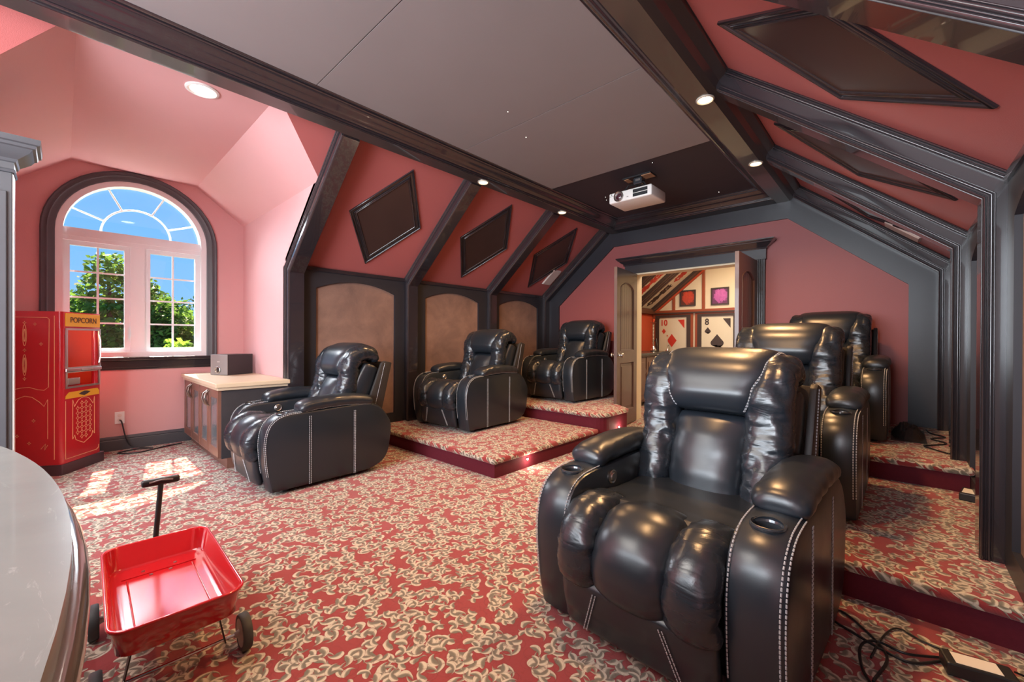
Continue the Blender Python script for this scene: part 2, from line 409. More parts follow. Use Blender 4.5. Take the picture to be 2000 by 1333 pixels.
tg = NT('window_glass'); tg.n.remove(tg.b)
tr = tg.n.new('ShaderNodeBsdfTransparent'); gl = tg.n.new('ShaderNodeBsdfGlossy'); gl.inputs['Roughness'].default_value = .02
mx = tg.n.new('ShaderNodeMixShader'); mx.inputs[0].default_value = .05
tg.l.new(tr.outputs[0], mx.inputs[1]); tg.l.new(gl.outputs[0], mx.inputs[2]); tg.l.new(mx.outputs[0], tg.out.inputs[0])
M_GLASS = tg.m
MB().holed(arch(.53, .99, xg-.012), [], (.004, 0, 0)).build('glass', M_GLASS, win)
MB().box((DX-.03, WYC-.5+.40, 1.1), (DX-.005, WYC-.5+.42, 1.22)).build('lock_lever', M_WHITE, win)
# casing round the window: board plus bead mouldings
def casing_path(r, z0, x): return [(x, p[1], p[2]) for p in arch(r, z0, x, n=24)]
cs = MB().sweep(casing_path(WR_, .93, DX), [(-.0, 0), (.095, 0), (.095, .022), (.085, .03), (.072, .024), (.06, .024), (.05, .03), (.04, .022), (.012, .02), (0, .014)], (1, 0, 0))
struct(cs.build('trim_window_casing', M_SLATE, smooth=40))
sl = MB().box((DX, -.19, .895), (DX+.055, 1.24, .93)).box((DX, -.16, .82), (DX+.028, 1.21, .895)).box((DX, -.14, .80), (DX+.016, 1.19, .83))
struct(sl.build('trim_window_sill', M_TRIM, bevel=.006))
# baseboards
def baseboard(name, a, b, nrm):
    a, b = Vector(a), Vector(b); n = Vector(nrm); d_ = b-a
    m = MB(); L = d_.length; dn = d_.normalized()
    prof = [(0, 0), (.018, 0), (.018, .10), (.012, .108), (.018, .114), (.014, .13), (.005, .14), (0, .14)]
    vs = []; k = len(prof)
    for p in (a, b):
        for q, z in prof: vs.append(p+n*q+Vector((0, 0, z)))
    m.add(vs, [(i, (i+1) % k, (i+1) % k+k, i+k) for i in range(k)]+[tuple(range(k-1, -1, -1)), tuple(range(k, 2*k))])
    return struct(m.build(name, M_SLATE))
baseboard('baseboard_window', (DX, DY0, 0), (DX, DY1, 0), (1, 0, 0))
baseboard('baseboard_dormer', (DX, DY1, 0), (WL, DY1, 0), (0, -1, 0))
baseboard('baseboard_back_left', (WL, FY, 0), (CX-DW-.13, FY, 0), (0, -1, 0))
baseboard('baseboard_back_right', (CX+DW+.13, FY, 0), (WR, FY, 0), (0, -1, 0))

# ------------------------------------------------------------ beams and crown
CROWN = [(0, 0), (.006, .001), (.010, .006), (.008, .012), (.012, .014), (.018, .016), (.020, .022), (.016, .027), (.022, .030), (.030, .042), (.045, .055), (.068, .066), (.088, .076), (.100, .088), (.104, .093), (.112, .092), (.118, .097), (.116, .103), (.124, .104), (.134, .106), (.140, .112), (.140, .12), (0, .12)]
for name, s in (('trim_beam_left', -1), ('trim_beam_right', 1)):
    xi, xo = CX+s*.96, CX+s*1.09
    pts = [(xi, SOF+.0), (xo, SOF), (xo+s*.035, SOF+.03), (xo+s*.055, SOF+.07), (xo+s*.1, SOF+.10), (xo+s*.12, SOF+.19), (xi, SOF+.22)]
    m = MB().slab([(x, YB, z) for x, z in pts], (0, FY-YB, 0)); struct(m.build(name, M_BEAM))
struct(MB().box((CX-.965, FY-.20, SOF), (CX+.965, FY, CEIL+.05)).build('trim_beam_back', M_BAND))
# crown moulding inside the tray
def crown(name, a, b, nrm):
    a, b, n = Vector(a), Vector(b), Vector(nrm); k = len(CROWN); vs = []
    d_ = (b-a).normalized()
    for p, sg in ((a, 1), (b, -1)):
        for q, z in CROWN: vs.append(p+n*(q)+d_*sg*(q if sg*(1) else 0)*mit[0 if sg == 1 else 1]+Vector((0, 0, SOF+z)))
    return struct(MB().add(vs, [(i, (i+1) % k, (i+1) % k+k, i+k) for i in range(k)]+[tuple(range(k-1, -1, -1)), tuple(range(k, 2*k))]).build(name, M_TRIM, smooth=38))
yi = FY-.20
mit = (0, 1); crown('trim_crown_left', (CX-.96, YB, 0), (CX-.96, yi, 0), (1, 0, 0)); crown('trim_crown_right', (CX+.96, YB, 0), (CX+.96, yi, 0), (-1, 0, 0))
mit = (1, 1); crown('trim_crown_back', (CX-.96, yi, 0), (CX+.96, yi, 0), (0, -1, 0))

# ------------------------------------------------------------ arch ribs
RI = 2.232   # half width of inner rib face
def rib_path(off=0):      # inner polyline, offset outwards
    nx, nz = SLP/math.hypot(SLP, 1), 1/math.hypot(SLP, 1)
    hw = RI+off
    ix = 1.135
    # knee: inner vertical meets offset slope
    c = 2.665+ix*SLP     # z = c - SLP*h on inner line
    c2 = c+off*math.hypot(SLP, 1)
    return hw, c2-SLP*hw, ix, c2-SLP*ix
def rib(name, y0, y1, side, base):
    hw, kz, ix, tz = rib_path(0); hwo, kzo, ixo, tzo = rib_path(.142)
    f = lambda h, z, y: (CX+side*h, y, z)
    pts = [f(hw, base, y0), f(hw, kz, y0), f(ix, tz, y0), f(ix-.02, tz+.12, y0), f(ixo, tzo, y0), f(hwo, kzo, y0), f(hwo, base, y0)]
    body = struct(MB().slab(pts, (0, y1-y0, 0)).build(name, M_TRIM))
    def mould(off0, wdt):
        a = rib_path(off0); path = [f(a[0], base, y0), f(a[0], a[1], y0), f(a[2], a[3], y0)]
        prof = beads(RIBP); m_ = RIBP[-1][0]+RIBP[-1][1]
        if wdt > 1: prof = [(m_-q, u) for q, u in prof]
        if side < 0: prof = [(q, u) for q, u in prof]; path_ = path
        sgn = 1 if side > 0 else -1
        # in-plane left normal of the upward path for U=-Y; outward = sgn
        return MB().sweep(path, [(-q*sgn if False else q*outw(side), u) for q, u in prof], (0, -1, 0))
    mould(.002, 1).build('inner_moulding', M_TRIM, body, smooth=55)
    mould(.090, 1.15).build('outer_moulding', M_TRIM, body, smooth=55)
    return body
def outw(side):
    # U = (0,-1,0); path goes up (0,0,1): U x up = (-1,0,0)
    return -1 if side > 0 else 1
n = 0
for y0, y1 in ((0.02, .14), (1.452, 1.58), (2.755, 2.875), (4.09, 4.21), (5.35, 5.46)):
    n += 1
    base = 0
    if y0 > 1: struct(rib('trim_rib_left_%d' % n, y0, y1, -1, base))
    rib('trim_rib_right_%d' % n, y0, y1, 1, base)
# band board on the far wall following the gable
hw, kz, ix, tz = rib_path(0)
def bandpath(off):
    h = hw-off; c = tz+SLP*ix-off*math.hypot(SLP, 1); zt = SOF-off*.98; xt = (c-zt)/SLP
    return h, c-SLP*h, xt, zt
a = bandpath(-.05); b = bandpath(.19)
out_ = [(CX-a[0], FY-.025, 0), (CX-a[0], FY-.025, a[1]), (CX-a[2], FY-.025, a[3]), (CX+a[2], FY-.025, a[3]), (CX+a[0], FY-.025, a[1]), (CX+a[0], FY-.025, 0)]
in_ = [(CX+b[0], FY-.025, 0), (CX+b[0], FY-.025, b[1]), (CX+b[2], FY-.025, b[3]), (CX-b[2], FY-.025, b[3]), (CX-b[0], FY-.025, b[1]), (CX-b[0], FY-.025, 0)]
struct(MB().holed(out_+in_, [], (0, .025, 0)).build('trim_gable_band', M_BAND))
# ------------------------------------------------------------ wainscot with arched suede panels
def wainscot(side, y0, y1, z0, k):
    x = CX+side*HW; X1 = x-side*.028; yc = (y0+y1)/2; hwid = .445; a0, a1 = 1.632, 1.725
    ins = [(X1, yc-hwid, .27)]+[(X1, yc-hwid+2*hwid*i/16, a0+(a1-a0)*(1-(2*i/16-1)**2)) for i in range(17)]+[(X1, yc+hwid, .27)]
    o = MB().holed([(X1, y0, z0), (X1, y1, z0), (X1, y1, KZ), (X1, y0, KZ)], [ins], (side*.028, 0, 0)).build('trim_wainscot_%d' % k, M_BAND)
    struct(o)
    MB().slab([(x-side*.004, p[1], p[2]) for p in ins], (side*.003, 0, 0)).build('suede_panel', M_SUEDE, o)
    MB().box((min(X1, X1-side*.012), y0, KZ-.03), (max(X1, X1-side*.012), y1, KZ+.006)).build('cap_moulding', M_TRIM, o)
    return o
k = 0
for s in (-1, 1):
    for y0, y1 in ((1.58, 2.755), (2.875, 4.09), (4.21, 5.35)):
        k += 1; wainscot(s, y0, y1, 0, k)
k += 1; wainscot(1, .14, 1.46, 0, k)

# ------------------------------------------------------------ diamond panels on the slopes
def diamond(side, yc, label):
    x0 = CX+side*HW; dv = Vector((-side*(HW-SX), 0, SZ-KZ)).normalized(); n_ = Vector((-side*SLP, 0, -1)).normalized() ; n_ = Vector((-side*dv.z, 0, -abs(dv.x)))
    c = Vector((x0, yc, KZ))+dv*.745+n_*.001; Y = Vector((0, 1, 0))
    t = thing('diamond_wall_panel', label, 'wall panel', c, 0, 'diamond panels on the sloping walls')
    P = [dv*.59, Y*.395, -dv*.59, -Y*.395]
    m = MB(); fr = [p*1.0 for p in P]
    prof = beads([(0, .014, .014), (.015, .026, .004), (.042, .008, .008), (.051, .016, .012), (.068, .006, .003)])
    # closed sweep, inward direction depends on side
    U = n_.normalized(); a_ = (fr[1]-fr[0]).normalized(); nn = U.cross(a_); sgn = 1 if nn.dot(-(fr[0]+fr[1])) > 0 else -1
    m.sweep(fr, [(q*sgn, u) for q, u in prof], U, closed=True)
    m.build('frame', M_TRIM, t, smooth=55)
    MB().slab([p*.86 for p in P], n_*.006).build('inset', M_BROWN, t)
    return t
M_BROWN = plain('dark_brown_panel', (.055, .030, .026), .33, .5, var=.2, nscale=3)
for s, yc, l in ((-1, 2.19, 'large dark diamond panel on left slope nearest the dormer window'),
                 (-1, 3.525, 'middle dark diamond panel of the left sloping wall'),
                 (-1, 4.86, 'dark diamond panel on left slope nearest the door wall'),
                 (1, 2.18, 'brown glossy diamond panel on the right slope nearest the camera, top right'),
                 (1, 3.46, 'brown diamond panel on right slope half hidden by the second rib'),
                 (1, 4.80, 'brown diamond panel on right slope farthest back, mostly hidden')):
    diamond(s, yc, l)
def slope_box(side, yc, sd, hs, hy, th, label):
    x0 = CX+side*HW; dv = Vector((-side*(HW-SX), 0, SZ-KZ)).normalized(); n_ = Vector((-side*dv.z, 0, -abs(dv.x)))
    c = Vector((x0, yc, KZ))+dv*sd
    t = thing('slope_speaker', label, 'speaker', c, 0)
    MB().obox(n_*th/2, dv*hs, Vector((0, 1, 0))*hy, n_*th/2).build('grille', M_GRILLE, t, bevel=.003)
    MB().obox(n_*.003, dv*(hs+.006), Vector((0, 1, 0))*(hy+.006), n_*.003).build('rim', M_WPLAS, t)
    return t
M_GRILLE = plain('pale_grille_cloth', (.62, .50, .46), .7, .2, var=.12, nscale=300)
slope_box(-1, 5.20, .42, .145, .09, .02, 'white rectangular flush speaker on left slope by the far diamond')
slope_box(1, 5.12, .44, .145, .09, .02, 'white rectangular speaker on the right slope above the far recliners')

# ------------------------------------------------------------ recessed lights
def emis(name, col, st):
    t = NT(name); t.b.inputs['Base Color'].default_value = (0, 0, 0, 1); t.b.inputs['Emission Color'].default_value = (*col, 1); t.b.inputs['Emission Strength'].default_value = st
    n_ = t.noise(t.coord(), 30, 1); return t.m
M_BULB = emis('warm_bulb', (1, .78, .48), 14)
M_BULBW = emis('white_bulb', (1, .93, .82), 8)
M_LED = emis('step_led', (1, .85, .7), 30)
def can(x, y, z, r, label, e, mat, col):
    t = thing('recessed_light', label, 'ceiling light', (x, y, z), 0, 'recessed downlights')
    MB().lathe([(r, 0), (r*1.0, -.006), (r*.86, -.010), (r*.74, -.004), (r*.72, .0)], seg=28).build('trim_ring', M_WPLAS if r > .06 else M_BRASS, t, smooth=40)
    MB().lathe([(r*.72, -.0045), (r*.4, -.009), (.002, -.011)], seg=24).build('lamp', mat, t, smooth=60)
    light('downlight', 'SPOT', (x, y, z-.03), e, col, (0, 0, -1), spot_size=math.radians(150), spot_blend=.9, shadow_soft_size=.04)
    return t
M_BRASS = plain('pale_metal_ring', (.62, .55, .46), .3, .5, metal=.3)
WARM = (1, .56, .24)
can(-2.972, 2.79, SOF, .055, 'small round recessed light on left beam above middle rib', 95, M_BULB, WARM)
can(-2.968, 4.09, SOF, .055, 'small round recessed light on left beam, the farther one', 110, M_BULB, WARM)
can(-.905, 2.785, SOF, .055, 'small round recessed light on right beam, nearer and brighter', 130, M_BULB, WARM)
can(-.905, 4.085, SOF, .055, 'small round recessed light on right beam near the projector', 120, M_BULB, WARM)
can(-3.453, .64, DZ, .095, 'large white recessed light in the pink dormer ceiling', 48, M_BULBW, (1, .9, .75))
light('downlight', 'SPOT', (-.905, 1.3, SOF-.03), 110, WARM, (0, 0, -1), spot_size=math.radians(150), spot_blend=.9, shadow_soft_size=.05)
light('downlight', 'SPOT', (-2.97, 1.3, SOF-.03), 30, WARM, (0, 0, -1), spot_size=math.radians(150), spot_blend=.9, shadow_soft_size=.05)  # added spot, the left beam has no can here

for x, y in ((-2.228, 2.568), (-1.684, 3.741), (-1.465, 4.976), (-2.488, 4.276), (-2.531, 4.376), (-2.077, 2.191)):
    cz_ = CEIL-(.006 if y < 3.6 else 0)
    MB().lathe([(.0028, cz_-.0003), (.0025, cz_-.002), (.0005, cz_-.0025)], c=(x, y, 0), seg=8).build('pin_light', M_BULBW, ceil)
# ------------------------------------------------------------ platforms
def platform(name, label, pts_top, zb, zt, riser_pts=None):
    """pts: plan polygon (counter-clockwise); carpet tread with rolled nosing over a velvet riser"""
    t = thing(name, label, 'platform')
    cx = sum(p[0] for p in pts_top)/len(pts_top); cy = sum(p[1] for p in pts_top)/len(pts_top)
    MB().slab([(x, y, zb) for x, y in pts_top], (0, 0, zt-.04-zb)).build('riser', M_RISER, t)
    # inflate for nosing
    nose = []
    nn = len(pts_top)
    for i, p in enumerate(pts_top):
        a = Vector(pts_top[i-1]); b = Vector(p); c = Vector(pts_top[(i+1) % nn]); e1 = (b-a).normalized(); e2 = (c-b).normalized()
        n1 = Vector((e1.y, -e1.x)); n2 = Vector((e2.y, -e2.x)); mt = (n1+n2)/(1+n1.dot(n2)); nose.append(b+mt*.022)
    MB().slab([(p.x, p.y, zt-.048) for p in nose], (0, 0, .048)).build('carpet_tread', M_CARPET, t, bevel=.02, bseg=3, smooth=50)
    return t
def corner(x, y, r, a0, a1, n=6): return [(x+r*math.cos(math.radians(a0+(a1-a0)*i/n)), y+r*math.sin(math.radians(a0+(a1-a0)*i/n))) for i in range(n+1)]
Z1, Z2 = .16, .32
p = platform('riser_platform', 'lower carpeted platform on the left under the middle recliner', [(WL+.03, 2.36), (-2.37, 2.36), (-2.37, 3.90), (WL+.03, 3.90)], 0, Z1)
platform('riser_platform', 'upper carpeted platform with rounded corner at left by open door', [(WL+.03, 3.925)]+corner(-2.48, 4.085, .16, -90, 0)+[(-2.32, 4.50), (-2.62, 4.74), (-2.75, FY-.03), (WL+.03, FY-.03)], 0, Z2)
platform('riser_platform', 'lower carpeted platform on the right behind the big near recliner', [(-1.50, 2.34), (WR-.03, 2.34), (WR-.03, FY-.03), (-1.50, FY-.03)], 0, Z1)
platform('riser_platform', 'upper carpeted platform on the right under the farthest recliner', [(-1.50, 3.88), (WR-.03, 3.88), (WR-.03, FY-.03), (-1.05, FY-.03), (-1.05, 4.7), (-1.50, 4.6)], Z1+.001, Z2)
for (x, y, z), l in (((-2.368, 2.76, .075), 'tiny bright step light on lower left platform side'), ((-2.318, 4.30, .13), 'tiny bright step light on upper platform side near door')):
    t = thing('step_light', l, 'step light', (x, y, z))
    MB().lathe([(.016, 0), (.016, .006), (.010, .008)], axis='X', seg=14).build('bezel', M_CHROME, t)
    MB().lathe([(.009, .0085), (.006, .012), (.001, .013)], axis='X', seg=12).build('lamp', M_LED, t)
    light('step_glow', 'POINT', (x+.05, y, z), 1.6, (1, .8, .6), shadow_soft_size=.01)

# ------------------------------------------------------------ recliner
def catmull(pts, n):
    P = [Vector(p) for p in pts]; P = [P[0]*2-P[1]]+P+[P[-1]*2-P[-2]]; out = []
    for i in range(1, len(P)-2):
        for k in range(12):
            t = k/12; a, b, c, d = P[i-1:i+3]
            out.append(.5*((2*b)+(c-a)*t+(2*a-5*b+4*c-d)*t*t+(3*b-a-3*c+d)*t**3))
    out.append(P[-2])
    L = [0]
    for i in range(1, len(out)): L.append(L[-1]+(out[i]-out[i-1]).length)
    res = []; j = 0
    for k in range(n+1):
        s = L[-1]*k/n
        while j < len(L)-2 and L[j+1] < s: j += 1
        f = (s-L[j])/max(L[j+1]-L[j], 1e-9); res.append(out[j].lerp(out[j+1], min(max(f, 0), 1)))
    return res, L[-1]
def interp(tab, t):
    if isinstance(tab, (int, float)): return tab
    n = len(tab)-1; i = min(int(t*n), n-1); f = t*n-i; f = f*f*(3-2*f); return tab[i]*(1-f)+tab[i+1]*f
def soft(path, hw, ht, xc=0, n=3.0, r=.03, na=26, nl=36, wr=0, wf=18, wside=2.0, seed=0, crown=0, mb=None, wcenter=0):
    """soft cushion: superellipse section swept along a (y, z) path; x across; wr = wrinkle height growing to the seams"""
    pts, L = catmull([(0, p[0], p[1]) for p in path], nl)
    vs = []; fs = []
    def surf(t, th):
        s = t*nl; i = min(int(s), nl-1); p = pts[i].lerp(pts[i+1], s-i)
        dv = (pts[min(i+1, nl)]-pts[max(i-1, 0)]); dv.normalize(); N = Vector((0, dv.z, -dv.y)); N = -N if N.z < 0 and False else N
        dist = min(t, 1-t)*L; sc = 1.0
        if dist < r: sc = math.sqrt(max(1-(1-dist/r)**2, .0))
        w = interp(hw, t)-r*(1-sc)*.8; h = interp(ht, t)*(.12+.88*sc)
        c, s_ = math.cos(th), math.sin(th)
        u = math.copysign(abs(c)**(2/n), c); v = math.copysign(abs(s_)**(2/n), s_)
        off = h*v*(1+crown*(1-u*u))
        if wr:
            e = abs(u)**wside+wcenter
            q = noise.noise(Vector((u*1.3+seed*7.1, t*L*wf+abs(u)*1.2*(1+.5*math.sin(seed)), seed*3.3)))+.5*noise.noise(Vector((u*2.5+seed, t*L*wf*2.3, seed*1.7)))
            off += wr*q*e*(v if abs(v) < 1 else 1)*sc
            w += wr*.35*q*sc
        return Vector((xc+u*w, 0, 0))+p+N*off
    for i in range(nl+1):
        t = i/nl
        for k in range(na): vs.append(surf(t, 2*PI*k/na))
    for i in range(nl):
        for k in range(na): fs.append((i*na+k, i*na+(k+1) % na, (i+1)*na+(k+1) % na, (i+1)*na+k))
    fs += [tuple(range(na-1, -1, -1)), tuple(range(nl*na, (nl+1)*na))]
    (mb or MB()).add(vs, fs) if mb else None
    m = mb or MB().add(vs, fs)
    return m, surf
def stitches(lines, r=.0016, dash=.009, gap=.0045):
    m = MB()
    for ln in lines:
        P = [Vector(p) for p in ln]; acc = 0; pos = 0
        L = [0]
        for i in range(1, len(P)): L.append(L[-1]+(P[i]-P[i-1]).length)
        def at(s):
            for i in range(1, len(P)):
                if L[i] >= s: return P[i-1].lerp(P[i], (s-L[i-1])/max(L[i]-L[i-1], 1e-9))
            return P[-1]
        s = 0
        while s+dash < L[-1]:
            a, b = at(s), at(s+dash); d_ = (b-a)
            if d_.length > 1e-6:
                x = d_.normalized(); o = x.orthogonal().normalized(); m.obox((a+b)/2, d_/2, o*r, x.cross(o)*r)
            s += dash+gap
    return m
def recliner(name, label, loc, rz):
    t = thing(name, label, 'recliner chair', loc, rz, 'black leather power recliners')
    AW = .162; XI, XO = .283, .445
    # side profile of an arm, (y, z), from front bottom clockwise
    prof = [(-.415, .03), (-.440, .14), (-.455, .27), (-.458, .38), (-.442, .47), (-.405, .53), (-.345, .565), (-.26, .577), (-.1, .582), (.1, .590), (.28, .592), (.37, .578), (.44, .535), (.50, .46), (.535, .38), (.525, .25), (.50, .14), (.44, .07), (.34, .035), (.26, .03)]
    cc, L = catmull([(0, a, b) for a, b in prof], 52)
    for s in (-1, 1):
        m = MB(); n_ = len(cc); xs_ = [XI, XI+.02, XI+AW/2, XO-.02, XO]; ring = []
        cy, cz = 0, .3
        # rounded cross-section: pull in the outer rows
        rows = [(XI, -.022), (XI+.006, -.008), (XI+.022, 0), (XI+AW/2, .006), (XO-.022, 0), (XO-.006, -.008), (XO, -.022)]
        vs = []
        for x, o in rows:
            for i, p in enumerate(cc):
                a = cc[max(i-1, 0)]; b = cc[min(i+1, n_-1)]; dd = (b-a).normalized(); N = Vector((0, -dd.z, dd.y))
                q = p+N*o; vs.append((s*x, q.y, max(q.z, .03)))
        fs = []
        for r_ in range(len(rows)-1):
            for i in range(n_-1): fs.append((r_*n_+i, r_*n_+i+1, (r_+1)*n_+i+1, (r_+1)*n_+i))
            fs.append((r_*n_, (r_+1)*n_, (r_+1)*n_+n_-1, r_*n_+n_-1))
        fs += [tuple(range(n_)), tuple(range((len(rows)-1)*n_, len(rows)*n_))]
        m.add(vs, fs)
        arm = m.build('arm', M_LEA, t, smooth=40)
        # bore the cup holder
        cut = MB().lathe([(.041, .50), (.041, .64)], c=(s*(XI+AW/2), -.315, 0), seg=32).build('cut', M_BLKPL, t)
        md = arm.modifiers.new('b', 'BOOLEAN'); md.object = cut; md.solver = 'EXACT'; md.operation = 'DIFFERENCE'
        dg = bpy.context.evaluated_depsgraph_get(); me = bpy.data.meshes.new_from_object(arm.evaluated_get(dg)); me.name = 'arm'
        arm.modifiers.clear(); old = arm.data; arm.data = me; bpy.data.meshes.remove(old)
        cm = cut.data; bpy.data.objects.remove(cut); bpy.data.meshes.remove(cm)
        for p_ in me.polygons: p_.use_smooth = True
        me.set_sharp_from_angle(angle=math.radians(40))
        ch = MB().lathe([(.0405, .50), (.0405, .572), (.045, .578), (.049, .577), (.050, .572), (.046, .565), (.039, .565), (.038, .503), (.001, .502)], c=(s*(XI+AW/2), -.315, 0), seg=32)
        ch.build('cup_holder', M_CUP, arm, smooth=40)
        # seams
        lines = []
        for x in (XO-.004, XO-.016):
            ln = []
            for i in range(3, n_-3):
                p = cc[i]; a = cc[i-1]; b = cc[i+1]; dd = (b-a).normalized(); N = Vector((0, -dd.z, dd.y)); q = p+N*(-.0045 if x > XO-.01 else .002)
                if p.y < -.2: ln.append((s*x, q.y, q.z))
            lines.append(ln)
        ln = []
        for i in range(3, n_-3):
            p = cc[i]; a = cc[i-1]; b = cc[i+1]; dd = (b-a).normalized(); N = Vector((0, -dd.z, dd.y)); q = p+N*.0015
            if p.y < -.2: ln.append((s*(XI+.014), q.y, q.z))
        lines.append(ln)
        for y, tw in ((-.16, 0), (-.148, 0), (.19, 0), (.202, 0)): lines.append([(s*(XO+.0012), y, .035), (s*(XO+.0012), y, .555)])
        stitches(lines).build('stitching', M_THREAD, arm, kind='stuff')
        # padded arm rest
        pd, sf = soft([(-.225, .585), (-.15, .612), (.0, .624), (.18, .622), (.37, .600)], .086, [.038, .044, .045, .044, .038], xc=s*(XI+AW/2+.004), n=2.7, r=.045, wr=.008, wf=20, seed=2+s, crown=.25)
        pad = pd.build('arm_pad', M_LEA, t, smooth=70)
        stitches([[sf(.06+.9*i/40, PI/2-s*PI/2+s*.62+0*PI)+Vector((s*.0, 0, .0015)) for i in range(41)]]).build('stitching', M_THREAD, pad, kind='stuff')
    # power button on the inner face of the chair's right arm (viewer's left)
    bt = MB().lathe([(.030, 0), (.031, .004), (.026, .007), (.020, .004), (.016, .009), (.001, .009)], axis='X', seg=24).build('power_button', M_STEEL, t, smooth=35); bt.location = (-XI+.001, -.135, .52)
    # seat, front bolsters, footrest
    soft([(-.34, .445), (-.1, .432), (.2, .425)], .286, .06, n=5, r=.04, wr=.006, wf=8, wcenter=.4, seed=5)[0].build('seat', M_LEA, t, smooth=70)
    fp = [(-.22, .452), (-.31, .466), (-.40, .458), (-.462, .41), (-.485, .34), (-.475, .27), (-.445, .225)]
    for i, (xc, w, sd) in enumerate(((-.206, .082, 11), (0, .136, 12), (.206, .082, 13))):
        fr, sf = soft(fp, w, [.035, .05, .058, .06, .058, .05, .035], xc=xc, n=2.5, r=.05, wr=.02 if i != 1 else .011, wf=24, wside=3, seed=sd, nl=54, na=32, crown=.15)
        fo = fr.build('seat_bolster', M_LEAC if i != 1 else M_LEA, t, smooth=80)
    soft([(-.465, .26), (-.455, .16), (-.43, .045)], .280, [.04, .036, .03], n=4.5, r=.035, wr=.006, wf=12, wcenter=.3, seed=21)[0].build('footrest', M_LEA, t, smooth=70)
    _, sf = soft([(-.465, .26), (-.455, .16), (-.43, .045)], .280, [.04, .036, .03], n=4.5, r=.035)
    ft = t.children[-1]
    sl_ = []
    for s in (-1, 1):
        for o in (0, .012): sl_.append([(s*(.115+o+.06*q), -.507+.028*q*1.1, .225-.17*q) for q in [k/10 for k in range(11)]])
    stitches(sl_).build('stitching', M_THREAD, [c for c in t.children if c.name.startswith('footrest')][-1], kind='stuff')
    # backrest: spine path
    bx = [(.135, .42), (.185, .55), (.235, .68), (.285, .80)]
    soft([(.24, .36), (.30, .55), (.365, .74), (.43, .90)], [.272, .30, .315, .315], [.11, .11, .10, .08], n=6, r=.03)[0].build('backrest', M_LEA, t, smooth=60)
    br = [c for c in t.children if c.name.startswith('backrest')][-1]
    soft([(.115, .42), (.165, .54), (.215, .66), (.262, .79)], [.145, .155, .165, .17], [.05, .07, .075, .05], n=2.3, r=.05, wr=.010, wf=9, seed=31, crown=.15, wside=1.5, nl=44)[0].build('lumbar_cushion', M_LEA, br, smooth=80)
    for s in (-1, 1):
        soft([(.13, .40), (.165, .52), (.215, .65), (.245, .78), (.252, .88), (.295, .965), (.375, .995), (.45, .97), (.485, .91)], [.078, .082, .085, .088, .088, .088, .086, .08], [.06, .085, .085, .08, .08, .082, .075, .06, .03], xc=s*.228, n=2.4, r=.05, wr=.022, wf=15, wside=.8, wcenter=.2, seed=40+s, nl=100, na=36)[0].build('side_bolster', M_LEAC, br, smooth=80)
    hp = [(.225, .80), (.245, .885), (.29, .965), (.375, 1.0), (.46, .985), (.50, .93)]
    hd, hs_ = soft(hp, [.16, .19, .23, .255, .265, .26], [.05, .086, .092, .09, .075, .04], n=4.2, r=.03, wr=.004, wf=8, wside=2, seed=51, nl=54, na=44)
    hr = hd.build('headrest', M_LEA, br, smooth=80)
    lines = []
    for th in (.60, .53, PI-.60, PI-.53, -.60, -.53, PI+.60, PI+.53): lines.append([hs_(.03+.80*q, th) for q in [k/30 for k in range(31)]])
    stitches(lines, r=.0018).build('stitching', M_THREAD, hr, kind='stuff')
    # rear shell with turned-forward flanges
    m = MB()
    a0, a1 = Vector((0, .42, .30)), Vector((0, .575, .915)); d_ = (a1-a0).normalized(); N = Vector((0, d_.z, -d_.y)); 
    for s in (-1, 1):
        pr = [a0-N*.15, a0+N*.03, a1+N*.02, a1-N*.055, a1-N*.08-d_*.025]
        m.slab([(s*.318, p.y, p.z) for p in pr], (s*.03, 0, 0))
    c_ = (a0+a1)/2
    m.slab([(-.33, a0.y, a0.z), (.33, a0.y, a0.z), (.33, a1.y, a1.z), (-.33, a1.y, a1.z)], N*.03)
    sh = m.build('back_shell', M_SHELL, t, bevel=.008, smooth=40)
    lines = []
    for s in (-1, 1): lines.append([(s*.3495, (a0+d_*q-N*.05).y, (a0+d_*q-N*.05).z) for q in (.05, .3, .62)])
    stitches(lines).build('stitching', M_THREAD, sh, kind='stuff')
    MB().box((-.43, -.38, .03), (.43, .24, .10)).build('base_board', M_BLKPL, t); MB().box((-.28, -.35, .10), (.28, .40, .36)).build('base_frame', M_BLKPL, t)
    for s in (-1, 1):
        for y in (-.3, .22): MB().lathe([(.02, 0), (.022, .03)], c=(s*.37, y, 0), seg=12).build('foot', M_BLKPL, t)
    return t
M_CUP = plain('dark_gloss_plastic', (.03, .034, .04), .2, .6, coat=.3)
R0 = recliner('recliner', 'large black leather recliner in the foreground right', (-.625, 1.76, 0), math.radians(-3))
if 1:
    dup(R0, (-3.665, 1.41, 0), math.radians(0.5), 'black leather recliner on the floor at left, in front of the first suede panel')
    dup(R0, (-3.62, 3.19, Z1), math.radians(2), 'black leather recliner on the lower left platform before the middle suede panel')
    dup(R0, (-3.37, 4.77, Z2), math.radians(-3), 'black leather recliner on the upper left platform beside the open door')
    dup(R0, (-.58, 3.20, Z1), math.radians(-1), 'black leather recliner directly behind the foreground one, headrest showing over it')
    dup(R0, (-.49, 4.74, Z2), math.radians(-1), 'farthest right black leather recliner in front of the rose far wall')

